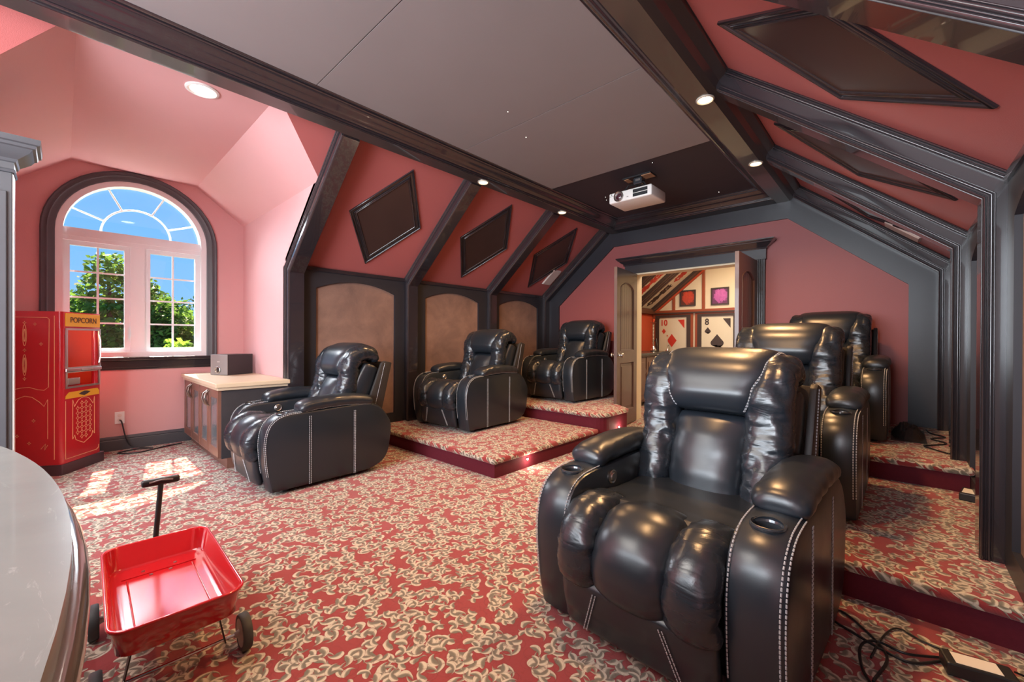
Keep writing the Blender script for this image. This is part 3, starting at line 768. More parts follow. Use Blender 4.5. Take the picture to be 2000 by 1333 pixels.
# ------------------------------------------------------------ doorway: casing, cornice, door leaves
M_DOOR = plain('espresso_door', (.10, .056, .044), .3, .5, coat=.2, var=.2, nscale=5)
door_y = FY-.025
for k, s in ((1, -1), (2, 1)):
    x0 = CX+s*DW; x1 = CX+s*(DW+.125)
    o = B((min(x0, x1), door_y-.018, 0), (max(x0, x1), door_y+.02, DH)).build('trim_door_casing_%d' % k, M_BAND, bevel=.003); struct(o)
    for i in range(4):
        xx = x0+s*(.028+.023*i); MB().tube([(xx, door_y-.018, .02), (xx, door_y-.018, DH)], .0085, 8).build('flute', M_TRIM, o, smooth=60)
    struct(B((min(x0, x0-s*.018), FY-.03, 0), (max(x0, x0-s*.018), FY+.16, DH)).build('trim_door_jamb_%d' % k, M_CREAM))
struct(B((CX-DW, FY-.03, DH-.02), (CX+DW, FY+.16, DH)).build('trim_door_head', M_CREAM))
hd_ = struct(B((CX-DW-.135, door_y-.03, DH), (CX+DW+.135, door_y+.02, DH+.115)).build('trim_door_header', M_BAND))
def cornice(name, x0, x1, yw, z0, prof, mat, parent=None):
    """cornice with mitred returns on a wall facing -y"""
    path = [(x0, yw, z0), (x0, yw-.001, z0), (x1, yw-.001, z0), (x1, yw, z0)]
    m = MB(); vs = []; k = len(prof)
    rows = [[(x0-q, yw+.02, z0+z) for q, z in prof], [(x0-q, yw-q, z0+z) for q, z in prof], [(x1+q, yw-q, z0+z) for q, z in prof], [(x1+q, yw+.02, z0+z) for q, z in prof]]
    vs = [v for r_ in rows for v in r_]
    fs = [(r_*k+i, r_*k+(i+1) % k, (r_+1)*k+(i+1) % k, (r_+1)*k+i) for r_ in range(3) for i in range(k)]+[tuple(range(k-1, -1, -1)), tuple(range(3*k, 4*k))]
    return m.add(vs, fs).build(name, mat, parent, smooth=25)
CPROF = [(-.01, 0), (.012, 0), (.016, .01), (.012, .018), (.02, .028), (.045, .045), (.06, .062), (.075, .07), (.078, .08), (.088, .084), (.094, .096), (.094, .106), (-.01, .106)]
cornice('cornice', CX-DW-.135, CX+DW+.135, door_y-.03, DH+.112, CPROF, M_TRIM, hd_)
def door_leaf(name, loc, rz, flip):
    W, H, T = .728, 2.025, .038
    root = bpy.data.objects.new(name, None); COL.objects.link(root); root.location = loc; root.rotation_euler = (0, 0, rz); struct(root)
    s = flip
    def P(x, z, y=0): return (x, y, z)
    u0, u1 = .125, W-.125; archz = 1.80
    up_ = [P(u0, .98)]+[P(u1, .98)]+[P(u1-(u1-u0)*i/14, archz+.075*(1-(2*i/14-1)**2)) for i in range(15)]
    lo_ = [P(u0, .20), P(u1, .20), P(u1, .83), P(u0, .83)]
    fr = MB().holed([P(0, .01), P(W, .01), P(W, .01+H), P(0, .01+H)], [up_, lo_], (0, T, 0)).build('leaf_frame', M_DOOR, root)
    for nm, pl in (('upper', up_), ('lower', lo_)):
        for y, sg in ((0, -1), (T, 1)):
            MB().sweep([(p[0], y, p[2]) for p in pl], [(0.0, 0), (.0, .004), (.007, .006), (.014, .001), (.02, -.010), (0, -.010)], (0, sg, 0), closed=True) if False else None
    for i in range(6):
        a = u0+(u1-u0)*i/6+.002; b = u0+(u1-u0)*(i+1)/6-.002; xm = (a+b)/2
        f = lambda x: archz+.075*(1-(2*(x-u0)/(u1-u0)-1)**2)
        MB().slab([(a, T*.3, .975), (b, T*.3, .975), (b, T*.3, f(b)+.003), (xm, T*.3, f(xm)+.003), (a, T*.3, f(a)+.003)], (0, T*.4, 0)).build('plank', M_DOOR, root)
    B((u0-.005, T*.34, .195), (u1+.005, T*.66, .835)).build('panel', M_DOOR, root)
    B((u0+.05, T*.12, .25), (u1-.05, T*.88, .78)).build('raised_panel', M_DOOR, root, bevel=.006)
    for y, sg in ((0, -1), (T, 1)):
        for pl in (up_, lo_):
            path = [Vector((p[0], y, p[2])) for p in pl]
            U = Vector((0, sg, 0)); a_ = (path[1]-path[0]).normalized(); nn = U.cross(a_); cz = sum((p.z for p in path))/len(path); q_ = 1 if nn.z*(cz-path[0].z) > 0 else -1
            MB().sweep(path, [(0, .0), (0, .0035), (q_*.006, .005), (q_*.014, -.004), (q_*.018, -.011), (0, -.011)], U, closed=True).build('panel_moulding', M_DOOR, root, smooth=30)
        kn = MB().lathe([(.030, y+sg*.0), (.030, y+sg*.004), (.012, y+sg*.010), (.011, y+sg*.030), (.024, y+sg*.036), (.030, y+sg*.048), (.026, y+sg*.060), (.012, y+sg*.066), (.001, y+sg*.067)], c=(W-.06, 0, .93), axis='Y', seg=20)
        kn.build('knob', M_STEEL, root, smooth=50)
    for z in (.25, 1.05, 1.85): B((-.006, -.004, z-.05), (.012, T*.5, z+.05)).build('hinge', M_STEEL, root)
    return root
door_leaf('door_1', (CX-DW+.012, FY-.055, 0), math.radians(-83), 1)
door_leaf('door_2', (CX+DW+.012, FY-.055, 0), math.radians(-90.5), 1)

# ------------------------------------------------------------ games room beyond the doorway
GY0, GY1, GXL, GXR = FY+.12, 8.5, -3.80, .2
def gz(x): return 1.75+(x+3.80)*.81
struct(B((GXL-.1, GY0, -.06), (GXR, GY1, 0)).build('floor_games_room', M_CARPET))
struct(B((GXL-.1, GY0, 0), (GXL, GY1, 1.75)).build('wall_games_left', M_ORANGE))
struct(B((GXL-.1, GY1, 0), (GXR, GY1+.1, 3.2)).build('wall_games_back', M_CREAM))
struct(B((GXR, GY0, 0), (GXR+.1, GY1, 3.2)).build('wall_games_right', M_CREAM))
struct(MB().slab([(GXL, GY0, 1.75), (GXL, GY1, 1.75), (-2.5, GY1, gz(-2.5)), (-2.5, GY0, gz(-2.5))], (-.05, 0, .06)).build('ceiling_games_slope', M_IVORY))
struct(B((-2.5, GY0, gz(-2.5)), (GXR, GY1, gz(-2.5)+.06)).build('ceiling_games_room', M_CREAM))
du = Vector((1, 0, .81)).normalized(); dn = Vector((.81, 0, -1)).normalized()
def on_slope(u, y, off=0): return Vector((GXL, y, 1.75))+du*u+dn*off
n = 0
for y, w_, mat in ((8.42, .16, M_SPADE), (7.62, .30, M_SPADE), (6.93, .26, M_SPADE), (6.2, .26, M_SPADE)):
    n += 1
    o = MB().slab([on_slope(0, y-w_/2), on_slope(1.65, y-w_/2), on_slope(1.65, y+w_/2), on_slope(0, y+w_/2)], dn*.05).build('trim_games_rib_%d' % n, mat); struct(o)
    for q in (-w_*.32, 0, w_*.32): MB().tube([on_slope(0, y+q, .05), on_slope(1.65, y+q, .05)], .016, 8).build('bead', M_DOOR, o, smooth=60)
struct(MB().slab([on_slope(0, 8.497, 0), on_slope(1.65, 8.497, 0), on_slope(1.65, 8.497, .10), on_slope(0, 8.497, .10)], (0, -.03, 0)).build('trim_games_gable', M_ORANGE))
# damask motifs printed on the slope panels
def motif(y, u, s, mat, label):
    m = MB(); random.seed(int(y*100+u*10))
    def leafp(cu, cy_, L, a, wd):
        pts = []
        for i in range(10):
            t_ = 2*PI*i/10; px = L*math.cos(t_); py = wd*math.sin(t_)*(1-.35*math.cos(t_)); pts.append(on_slope(u+s*(cu+px*math.cos(a)-py*math.sin(a)), y+s*(cy_+px*math.sin(a)+py*math.cos(a)), .003))
        m.slab(pts, dn*.002)
    leafp(0, 0, .55, 0, .16)
    for k in range(-3, 4):
        if k == 0: continue
        for sg in (-1, 1): leafp(k*.22+.05, sg*.17, .20, sg*(.7 if k > 0 else 2.4), .07); leafp(k*.25, sg*.30*(1-abs(k)*.2), .09, sg*.4, .06)
    leafp(.82, 0, .12, 0, .08); leafp(-.82, 0, .12, 0, .08)
    o = m.build('damask_motif', mat); o['kind'] = 'stuff'; tag(o, label, 'wall print'); return o
motif(8.06, .42, .34, M_SPADE, 'dark damask print on the ivory slope panel nearest the card pictures')
motif(8.06, 1.12, .34, M_REDPR, 'red damask print high on the ivory slope panel above the dark print')
motif(7.28, .62, .34, M_REDPR, 'red damask print on second ivory slope panel in the games room')
motif(6.58, .95, .34, M_REDPR, 'red damask print on third ivory slope panel, just under the door header')
struct(B((GXL, GY0, 1.66), (GXL+.07, GY1, 1.77)).build('trim_games_cornice', M_BRTRIM, bevel=.01))
# mouldings on the back wall
struct(B((GXL, GY1-.04, 1.68), (-1.2, GY1, 1.735)).build('trim_games_rail', M_ORANGEB := plain('rust_moulding', (.30, .07, .03), .4), bevel=.008))
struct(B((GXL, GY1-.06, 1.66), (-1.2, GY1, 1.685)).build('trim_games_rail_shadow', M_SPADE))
for k, (x, h) in enumerate(((-3.345, 2.10), (-2.765, 2.58), (-1.9, 2.7))): struct(B((x-.028, GY1-.03, 1.73), (x+.028, GY1, h)).build('trim_games_stile_%d' % (k+1), M_ORANGEB, bevel=.006))
def card(xc, rank, label, suit):
    col = M_REDPR if suit == 'd' else M_SPADE
    t = thing('playing_card_panel', label, 'card picture', (xc, GY1-.001, 1.23))
    def fr(w, h, w2, h2, d0, mat, nm): MB().holed([(-w, 0, -h), (w, 0, -h), (w, 0, h), (-w, 0, h)], [[(-w2, 0, -h2), (w2, 0, -h2), (w2, 0, h2), (-w2, 0, h2)]], (0, -d0, 0)).build(nm, mat, t)
    fr(.405, .43, .36, .405, .028, M_ORANGEB, 'outer_frame'); fr(.36, .405, .285, .36, .035, M_SPADE, 'inner_frame')
    B((-.285, -.012, -.36), (.285, 0, .36)).build('card_face', M_IVORY, t)
    text_mesh(rank, .17, .002, 'rank', col, t, (-.185, -.015, .245), (PI/2, 0, 0), .9, .004)
    def dia(cx, cz, w, h): return MB().slab([(cx-w, -.013, cz), (cx, -.013, cz-h), (cx+w, -.013, cz), (cx, -.013, cz+h)], (0, -.003, 0))
    def spd(cx, cz, r):
        pts = [(cx, -.013, cz+r)]
        for i in range(11): a = math.radians(35-i*19); pts.append((cx+r*.42+r*.42*math.cos(a), -.013, cz-r*.2+r*.42*math.sin(a)))
        pts += [(cx+r*.08, -.013, cz-r*.4), (cx+r*.3, -.013, cz-r*.9), (cx-r*.3, -.013, cz-r*.9), (cx-r*.08, -.013, cz-r*.4)]
        for i in range(10, -1, -1): a = math.radians(35-i*19); pts.append((cx-r*.42-r*.42*math.cos(a), -.013, cz-r*.2+r*.42*math.sin(a)))
        return MB().slab(pts, (0, -.003, 0))
    if suit == 'd':
        dia(-.185, .075, .042, .058).build('pip', col, t); dia(-.02, -.115, .10, .135).build('pip', col, t); dia(.145, -.32, .045, .04).build('pip', col, t)
    else:
        spd(-.17, .08, .065).build('pip', col, t); spd(.0, -.13, .14).build('pip', col, t)
    MB().slab([(.235, -.013, .31), (.235, -.013, .13), (.10, -.013, .31)], (0, -.003, 0)).build('corner_triangle', col, t)
card(-3.365, '10', 'large ten of diamonds playing card panel on games room wall', 'd')
card(-2.515, '8', 'large eight of spades playing card panel on games room wall', 's')
def picmat(name, a, b, c):
    t = NT(name, a, .5); v = t.coord(); n_ = t.noise(v, 11, 4, .6, 1.0)
    sp = t.n.new('ShaderNodeSeparateXYZ'); t.l.new(v, sp.inputs[0])
    r_ = t.vm('LENGTH', t.vm('MULTIPLY', t.vm('SUBTRACT', v, (.01, 0, .02)), (1.0, 0, .8)))
    f = t.math('MULTIPLY', t.math('SUBTRACT', t.math('MULTIPLY_ADD', n_, .20, .02), r_), 60, clamp=True)
    t.base(t.mix(f, a, t.mix(t.math('MULTIPLY_ADD', n_, 3, -1, clamp=True), b, c))); return t.m
def picture(x, z, w, h, mat, label):
    t = thing('framed_picture', label, 'picture', (x, GY1-.002, z), 0)
    MB().holed([(-w, 0, -h), (w, 0, -h), (w, 0, h), (-w, 0, h)], [[(-w+.025, 0, -h+.025), (w-.025, 0, -h+.025), (w-.025, 0, h-.025), (-w+.025, 0, h-.025)]], (0, -.025, 0)).build('frame', M_SPADE, t)
    B((-w+.02, -.012, -h+.02), (w-.02, 0, h-.02)).build('print', mat, t); return t
picture(-3.07, 1.965, .155, .16, picmat('red_abstract_print', (.12, .03, .02), (.62, .07, .03), (.40, .05, .03)), 'small dark framed picture with an orange-red print')
picture(-2.47, 1.965, .16, .165, picmat('pink_abstract_print', (.13, .03, .10), (.60, .14, .45), (.40, .08, .30)), 'small dark framed picture with a magenta pink print')
# bar cabinet against the left wall of the games room
M_CABBR = plain('brown_cabinet_wood', (.13, .065, .045), .35, .5, var=.25, nscale=8)
t = thing('bar_cabinet', 'brown panelled bar cabinet with dark counter in the games room', 'cabinet', (0, 0, 0))
MB().slab([(GXL+.01, 5.9, .08), (-3.13, 5.9, .08), (-3.13, 7.12, .08), (-3.25, 7.12, .08), (-3.25, 7.75, .08), (-3.13, 7.75, .08), (-3.13, 8.44, .08), (GXL+.01, 8.44, .08)], (0, 0, .78)).build('body', M_CABBR, t)
B((GXL+.01, 5.87, .86), (-3.08, 8.44, .90)).build('worktop', M_COUNTER2, t, bevel=.005)
for i, y in enumerate((5.93, 6.33, 6.73)):
    d_ = B((-3.13, y, .12), (-3.11, y+.37, .83)).build('door', M_CABBR, t, bevel=.004); B((-3.112, y+.07, .2), (-3.10, y+.30, .75)).build('raised_panel', M_CABBR, d_, bevel=.006)
    MB().tube([(-3.10, y+.33, .55), (-3.085, y+.33, .6), (-3.10, y+.33, .65)], .005, 6).build('handle', M_STEEL, d_)
t = thing('wine_cooler', 'dark glass fronted wine cooler built under the games room counter', 'appliance', (0, 0, 0))
B((-3.13, 7.15, .10), (-3.105, 7.72, .84)).build('door_frame', M_BLKPL, t, bevel=.004); B((-3.245, 7.14, .085), (-3.131, 7.73, .85)).build('cabinet_shell', M_BLKPL, t)
B((-3.104, 7.2, .16), (-3.10, 7.67, .74)).build('glass_door', M_CUP, t); B((-3.105, 7.16, .77), (-3.10, 7.7, .80)).build('control_strip', M_STEEL, t)
def hookah(x, y, s, label):
    t = thing('hookah', label, 'hookah', (x, y, .901), 0)
    MB().lathe([(.06*s, 0), (.075*s, .01*s), (.08*s, .04*s), (.05*s, .09*s), (.025*s, .14*s), (.02*s, .18*s)], seg=20).build('base_vase', M_CHROME, t, smooth=60)
    pr = [(.012*s, .18*s)]
    for i in range(14): z = .20+i*.035; pr += [(.018*s, z*s), (.026*s, (z+.012)*s), (.012*s, (z+.024)*s)]
    MB().lathe(pr, seg=12).build('stem', M_BRASS, t, smooth=60)
    MB().lathe([(.07*s, .71*s), (.075*s, .715*s), (.01*s, .72*s)], seg=20).build('tray', M_STEEL, t, smooth=50)
    MB().lathe([(.012*s, .72*s), (.035*s, .78*s), (.035*s, .80*s), (.001, .79*s)], seg=14).build('bowl', M_ORANGE, t, smooth=50)
    MB().tube([(.02*s, 0, .25*s), (.10*s, -.05*s, .32*s), (.14*s, -.1*s, .15*s), (.16*s, -.12*s, .02*s)], .008*s, 8).build('hose', M_BLKPL, t)
hookah(-3.45, 7.75, .78, 'tall ribbed hookah standing on the games room counter')
hookah(-3.30, 8.05, .40, 'short hookah on the counter in front of the diamonds card')
t = thing('photo_frame', 'small leaning photo frame on the games room counter by the door', 'picture frame', (-3.5, 6.75, .901), math.radians(70))
MB().slab([(-.09, 0, 0), (.09, 0, 0), (.09, .07, .24), (-.09, .07, .24)], (0, .012, 0)).build('frame', M_BLKPL, t); MB().slab([(-.07, .0035, .025), (.07, .0035, .025), (.07, .061, .22), (-.07, .061, .22)], (0, -.004, .001)).build('photo', M_WPLAS, t)
light('games_lamp', 'AREA', (-2.0, 6.9, 2.75), 90, (1, .80, .55), (0, 0, -1), shape='RECTANGLE', size=1.2, size_y=1.6)

# ------------------------------------------------------------ projector
t = thing('projector', 'white ceiling mounted projector with lens and dark vents', 'projector', (-1.93, 3.93, 2.50))
B((-.225, -.155, 0), (.225, .175, .105)).build('body', M_WPLAS, t, bevel=.014, bseg=3, smooth=50)
MB().lathe([(.050, -.15), (.052, -.168), (.047, -.172), (.040, -.166), (.038, -.16)], c=(-.115, 0, .055), axis='Y', seg=28).build('lens_ring', M_STEEL, t, smooth=40)
MB().lathe([(.038, -.150), (.034, -.160), (.018, -.164), (.001, -.166)], c=(-.115, 0, .055), axis='Y', seg=24).build('lens', plain('lens_glass', (.05, .012, .02), .06, .8, coat=.6), t, smooth=60)
for z0, z1 in ((.018, .050), (.056, .088)):
    v_ = B((.035, -.1575, z0), (.185, -.150, z1)).build('vent', M_BLKPL, t)
    for k in range(5): B((.038, -.160, z0+.003+k*.006), (.182, -.156, z0+.005+k*.006)).build('vent_slat', M_CUP, v_)
B((-.225, -.1565, .070), (-.165, -.1545, .072)).build('seam', M_BLKPL, t); MB().lathe([(.005, -.1545), (.005, -.158)], c=(-.195, 0, .088), axis='Y', seg=10).build('sensor', M_BLKPL, t)
B((-.03, -.157, .03), (-.012, -.155, .036)).build('badge', M_STEEL, t)
t = thing('projector_mount', 'black metal ceiling bracket holding the projector', 'bracket', (-1.93, 3.98, 2.7795))
B((-.15, -.07, -.012), (.15, .07, 0)).build('ceiling_plate', M_BLKPL, t)
B((-.14, -.05, -.016), (-.09, .04, -.012)).build('wood_block', plain('raw_wood_block', (.42, .2, .1), .6), t); B((.05, -.06, -.018), (.15, .05, -.012)).build('wood_block', MATS['raw_wood_block'], t)
B((-.045, -.04, -.08), (.045, .04, -.012)).build('swivel', M_CUP, t, bevel=.008)
for sx in (-1, 1):
    for sy in (-1, 1): MB().tube([(0, 0, -.075), (sx*.08, sy*.07, -.085), (sx*.14, sy*.09, -.165)], .007, 8).build('arm', M_BLKPL, t)
B((-.02, -.044, -.05), (.03, -.0405, -.03)).build('label_plate', M_STEEL, t)

# ------------------------------------------------------------ popcorn machine
M_POP = plain('red_enamel', (.50, .012, .022), .25, .5, coat=.4, var=.05)
M_POPIN = plain('orange_red_interior', (.75, .10, .05), .35, .5)
M_YEL = plain('yellow_enamel', (.80, .42, .035), .35, .4, var=.03)
M_GOLD = plain('gold_line', (.82, .42, .22), .4, .4)
M_BRN = plain('brown_lettering', (.12, .045, .01), .5)
ux, uy = -.81, .586; c0 = Vector((-4.985, -.005, 0)); W_, D_ = .42, .44
cpos = c0+Vector((ux, uy, 0))*(W_/2)+Vector((-uy, ux, 0))*(D_/2)
pc = thing('popcorn_machine', 'vintage red popcorn machine with yellow header in front of window', 'popcorn machine', cpos, math.atan2(uy, ux))
w, dd = W_/2, D_/2; PT = 1.335
def rbox(x0, x1, y0, y1, z0, z1, r=.03):
    pts = []
    for cx_, cy_, a in ((x0+r, y0+r, 180), (x1-r, y0+r, 270), (x1-r, y1-r, 0), (x0+r, y1-r, 90)):
        for i in range(5): an = math.radians(a+i*22.5); pts.append((cx_+r*math.cos(an), cy_+r*math.sin(an), z0))
    return MB().slab(pts, (0, 0, z1-z0))
rbox(-w-.012, w+.014, -dd-.014, dd, 0, .085, .01).build('plinth', plain('plum_plinth', (.075, .035, .045), .45), pc)
rbox(-w, w, -dd, dd, .085, .715).build('lower_cabinet', M_POP, pc, smooth=40)
rbox(-w, w, -dd, dd, 1.20, PT).build('header_box', M_POP, pc, smooth=40)
for nm, a, b in (('side_wall', (-w, -dd+.03, .715), (-w+.015, dd-.03, 1.2)), ('back_wall', (-w+.02, dd-.02, .715), (w-.02, dd, 1.2))): B(a, b).build(nm, M_POP, pc)
for sx, sy in ((-1, -1), (1, -1), (1, 1), (-1, 1)):
    rbox(sx*w-(.06 if sx > 0 else 0), sx*w+(.06 if sx < 0 else 0), sy*dd-(.05 if sy > 0 else 0), sy*dd+(.05 if sy < 0 else 0), .715, 1.2, .024).build('corner_post', M_POP, pc, smooth=40)
B((-w+.016, -dd+.02, .7151), (-w+.02, dd-.02, 1.2)).build('inner_lining', M_POPIN, pc); B((-w+.02, dd-.03, .7151), (w-.03, dd-.021, 1.2)).build('inner_back_lining', M_POPIN, pc)
B((w-.02, -dd+.03, .7151), (w-.016, dd-.03, 1.2)).build('inner_lining', M_POPIN, pc); B((w-.015, -dd+.03, .715), (w, dd-.03, 1.2)).build('side_wall', M_POP, pc)
fy = -dd
B((-.18, fy-.006, 1.215), (w-.03, fy-.0005, 1.325)).build('yellow_sign', M_YEL, pc)
text_mesh('POPCORN', .064, .0010, 'lettering', M_BRN, pc, (.0, fy-.008, 1.268), (PI/2, 0, 0), .92, .0006)
def frame(x0, x1, z0, z1, wd, y, dp, nm, mat): return MB().holed([(x0, y, z0), (x1, y, z0), (x1, y, z1), (x0, y, z1)], [[(x0+wd, y, z0+wd), (x1-wd, y, z0+wd), (x1-wd, y, z1-wd), (x0+wd, y, z1-wd)]], (0, -dp, 0)).build(nm, mat, pc, bevel=.002)
frame(-.18, w-.028, .86, 1.20, .016, fy, .010, 'window_frame', M_STEEL)
frame(-.18, w-.028, .70, .845, .016, fy, .008, 'hatch_frame', M_STEEL)
B((-.164, fy+.002, .876), (w-.044, fy+.005, 1.184)).build('front_glass', M_GLASS, pc)
B((-.19, fy-.018, .835), (w-.02, fy-.004, .865)).build('chrome_bar', M_CHROME, pc, bevel=.006); B((-.04, fy-.022, .842), (.08, fy-.018, .858)).build('bar_plate', M_STEEL, pc)
MB().tube([(w-.05, fy-.012, .90), (w-.045, fy-.02, .95), (w-.045, fy-.02, 1.10), (w-.05, fy-.012, 1.15)], .006, 8).build('hinge_rod', M_CHROME, pc)
MB().lathe([(.03, 0), (.075, .01), (.085, .10), (.06, .12), (.001, .122)], c=(0.02, .02, .98), seg=20).build('kettle', M_STEEL, pc, smooth=40); MB().tube([(.02, .02, 1.1), (.02, .02, 1.2)], .01, 8).build('kettle_rod', M_STEEL, pc)
B((-.11, fy+.03, .72), (.02, fy+.09, .78)).build('scoop_tray', M_STEEL, pc, bevel=.006)
MB().slab([(-.18, fy-.001, .615), (.175, fy-.001, .615), (.175, fy-.001, .65), (.155, fy-.001, .672), (-.145, fy-.001, .668), (-.175, fy-.001, .64)], (0, -.003, 0)).build('yellow_ribbon', M_YEL, pc)
MB().slab([(.045, fy-.004, .638), (.075, fy-.004, .652), (.035, fy-.004, .662), (.01, fy-.004, .664), (-.015, fy-.004, .658), (-.05, fy-.004, .644), (-.015, fy-.004, .632), (.01, fy-.004, .626)], (0, -.002, 0)).build('ribbon_badge', M_SPADE, pc)
def line(pts, nm='gold_line', closed=True, r=.0022): return MB().tube(pts, r, 5, closed=closed).build(nm, M_GOLD, pc)
F = lambda x, z: (x, fy-.001, z)
orn = [(-.105, .27), (-.085, .30), (-.075, .26), (-.05, .245), (-.02, .23), (.01, .215), (.04, .23), (.07, .245), (.095, .26), (.105, .30), (.125, .27), (.125, .60), (.108, .54), (.095, .56), (.07, .59), (.04, .605), (.01, .61), (-.02, .605), (-.05, .59), (-.075, .56), (-.088, .54), (-.105, .60)]
line([F(x, z) for x, z in orn])
line([F(x, z) for x, z in ((-.175, .12), (.15, .12), (.172, .135), (.175, .16))], closed=False); line([F(x, z) for x, z in ((-.175, .12), (-.175, .60))], closed=False)
lat = MB()
for i in range(4):
    for j in range(8):
        cx_, cz_ = -.055+i*.044, .275+j*.041
        if abs(cx_-.01)+abs(cz_-.42)*.55 > .135: continue
        q = [F(cx_+(.019 if k % 2 == 0 else .009)*math.cos(k*PI/4), cz_+(.02 if k % 2 == 0 else .009)*math.sin(k*PI/4)) for k in range(8)]
        lat.tube(q, .0016, 4, closed=True)
lat.build('gold_lattice', M_GOLD, pc, kind='stuff')
L_ = lambda y, z: (-w-.001, y, z)
line([L_(y, z) for y, z in ((-.13, .72), (-.135, 1.27), (-.12, 1.285), (.2, 1.285), (.2, .72), (.12, .70), (.06, .715), (0, .72), (-.06, .70), (-.10, .695))])
line([L_(y, z) for y, z in ((-.125, .30), (-.125, .62), (-.10, .565), (-.07, .60), (-.02, .64), (.03, .65), (.08, .63), (.12, .59), (.14, .56), (.165, .60), (.165, .28))], closed=False)
line([L_(y, z) for y, z in ((-.17, .13), (-.17, 1.30))], closed=False)
line([L_(y, z) for y, z in ((-.125, .25), (-.105, .21), (-.11, .26), (-.08, .22))], closed=False)
for zc in (1.14, .90): line([L_(.03+.012*math.cos(k*PI/10), zc+.085*math.sin(k*PI/10)) for k in range(20)])
line([L_(.03+.005*math.cos(k*PI/10), .90+.06*math.sin(k*PI/10)) for k in range(20)]); line([L_(.03+.005*math.cos(k*PI/10), 1.14+.05*math.sin(k*PI/10)) for k in range(20)])
for y, z in ((-.04, 1.23), (.13, 1.18), (-.08, 1.07), (.03, 1.24), (.03, 1.02), (.03, .79), (.08, .33), (0, .27), (-.03, .45)):
    line([L_(y+(.013 if k % 2 == 0 else .005)*math.cos(k*PI/4), z+(.014 if k % 2 == 0 else .005)*math.sin(k*PI/4)) for k in range(8)], nm='gold_star', r=.0016)
light('popcorn_lamp', 'POINT', (-5.15, .0, 1.15), 1.2, (1, .6, .35), shadow_soft_size=.03)

# ------------------------------------------------------------ low cabinet in the dormer
M_CABD = plain('dark_cabinet_side', (.045, .042, .048), .45, .4, var=.2, nscale=8)
M_CABF = plain('walnut_cabinet_front', (.20, .095, .07), .32, .5, var=.2, nscale=9)
M_TOP = plain('pale_laminate_top', (.62, .50, .36), .35, .4, var=.04)
M_SMOKE = plain('seeded_grey_glass', (.13, .15, .17), .15, .7, coat=.4, var=.35, nscale=12, bump=.003, bscale=30)
t = thing('low_cabinet', 'low dark cabinet with four glass doors and a pale top', 'cabinet', (0, 0, 0))
cx0, cx1, cy0, cy1, cz = -5.68, -4.22, .90, 1.45, .70
B((cx0, cy0+.02, .09), (cx1, cy1, cz)).build('body', M_CABD, t); B((cx0, cy0+.06, 0), (cx1-.0, cy1, .09)).build('toe_kick', M_CABF, t)
B((cx0-.01, cy0-.03, cz), (cx1+.035, cy1+.005, cz+.038)).build('top', M_TOP, t, bevel=.006)
B((cx0, cy0-.015, cz-.025), (cx1+.02, cy1, cz)).build('top_moulding', M_TOP, t, bevel=.006)
for i in range(4):
    a = cx0+.01+i*(cx1-cx0-.02)/4; b = a+(cx1-cx0-.02)/4-.006
    d_ = MB().holed([(a, cy0+.02, .10), (b, cy0+.02, .10), (b, cy0+.02, cz-.03), (a, cy0+.02, cz-.03)], [[(a+.06, cy0+.02, .17), (b-.06, cy0+.02, .17), (b-.06, cy0+.02, cz-.10), (a+.06, cy0+.02, cz-.10)]], (0, -.02, 0)).build('door', M_CABF, t, bevel=.003)
    B((a+.055, cy0+.008, .165), (b-.055, cy0+.014, cz-.095)).build('glass_pane', M_SMOKE, d_)
    hx = b-.03 if i % 2 == 0 else a+.03; sg = -1 if i % 2 == 0 else 1
    MB().tube([(hx, cy0, cz-.05), (hx+sg*.006, cy0-.03, cz-.075), (hx+sg*.018, cy0-.04, cz-.12), (hx+sg*.006, cy0-.03, cz-.165), (hx, cy0, cz-.19)], .007, 8).build('handle', M_PEWTER, d_, smooth=60)
    MB().tube([(hx, cy0-.003, cz-.045), (hx-sg*.012, cy0-.025, cz-.12), (hx, cy0-.003, cz-.195)], .005, 8).build('handle', M_PEWTER, d_, smooth=60)
t = thing('subwoofer', 'grey front black sided speaker box on the low cabinet', 'speaker', (-5.24, 1.24, cz+.0385), math.radians(28))
B((-.11, -.15, 0), (.11, .15, .215)).build('enclosure', M_BLKPL, t, bevel=.004); B((-.11, -.158, .002), (.11, -.15, .213)).build('front_baffle', plain('grey_baffle', (.26, .24, .24), .5), t, bevel=.003)
MB().lathe([(.036, -.158), (.038, -.166), (.031, -.170), (.024, -.158)], c=(-.01, 0, .055), axis='Y', seg=24).build('port_ring', M_STEEL, t, smooth=40); MB().lathe([(.026, -.157), (.001, -.161)], c=(-.01, 0, .055), axis='Y', seg=24).build('port', M_BLKPL, t)
B((-.02, -.160, .135), (.012, -.158, .140)).build('badge', M_WPLAS, t)

# ------------------------------------------------------------ tall cabinet at the left edge
t = thing('tall_pillar', 'tall slate grey pillar with a stepped crown at the left edge', 'pillar', (0, 0, 0))
tx = -3.70; ty1 = -.195
B((tx-.18, -.37, 0), (tx, ty1, 2.06)).build('carcass', M_SLATE, t, bevel=.004)
B((tx, -.36, .12), (tx+.012, ty1-.02, 1.95)).build('front_panel', M_SLATE, t, bevel=.004)
B((tx-.12, ty1, .02), (tx-.004, ty1+.004, 2.05)).build('lit_side_strip', M_WHITE, t)  # white strip paints the daylight falling on this side of the pillar
prof = [(-.02, 0), (.006, 0), (.012, .012), (.006, .02), (.006, .055), (.014, .06), (.02, .075), (.04, .09), (.065, .11), (.078, .13), (.09, .135), (.094, .15), (.106, .155), (.11, .175), (.11, .185), (-.02, .185)]
k = len(prof); vs = [(tx+q, -.37, 2.06+z) for q, z in prof]+[(tx+q, ty1+q, 2.06+z) for q, z in prof]+[(tx-.18, ty1+q, 2.06+z) for q, z in prof]
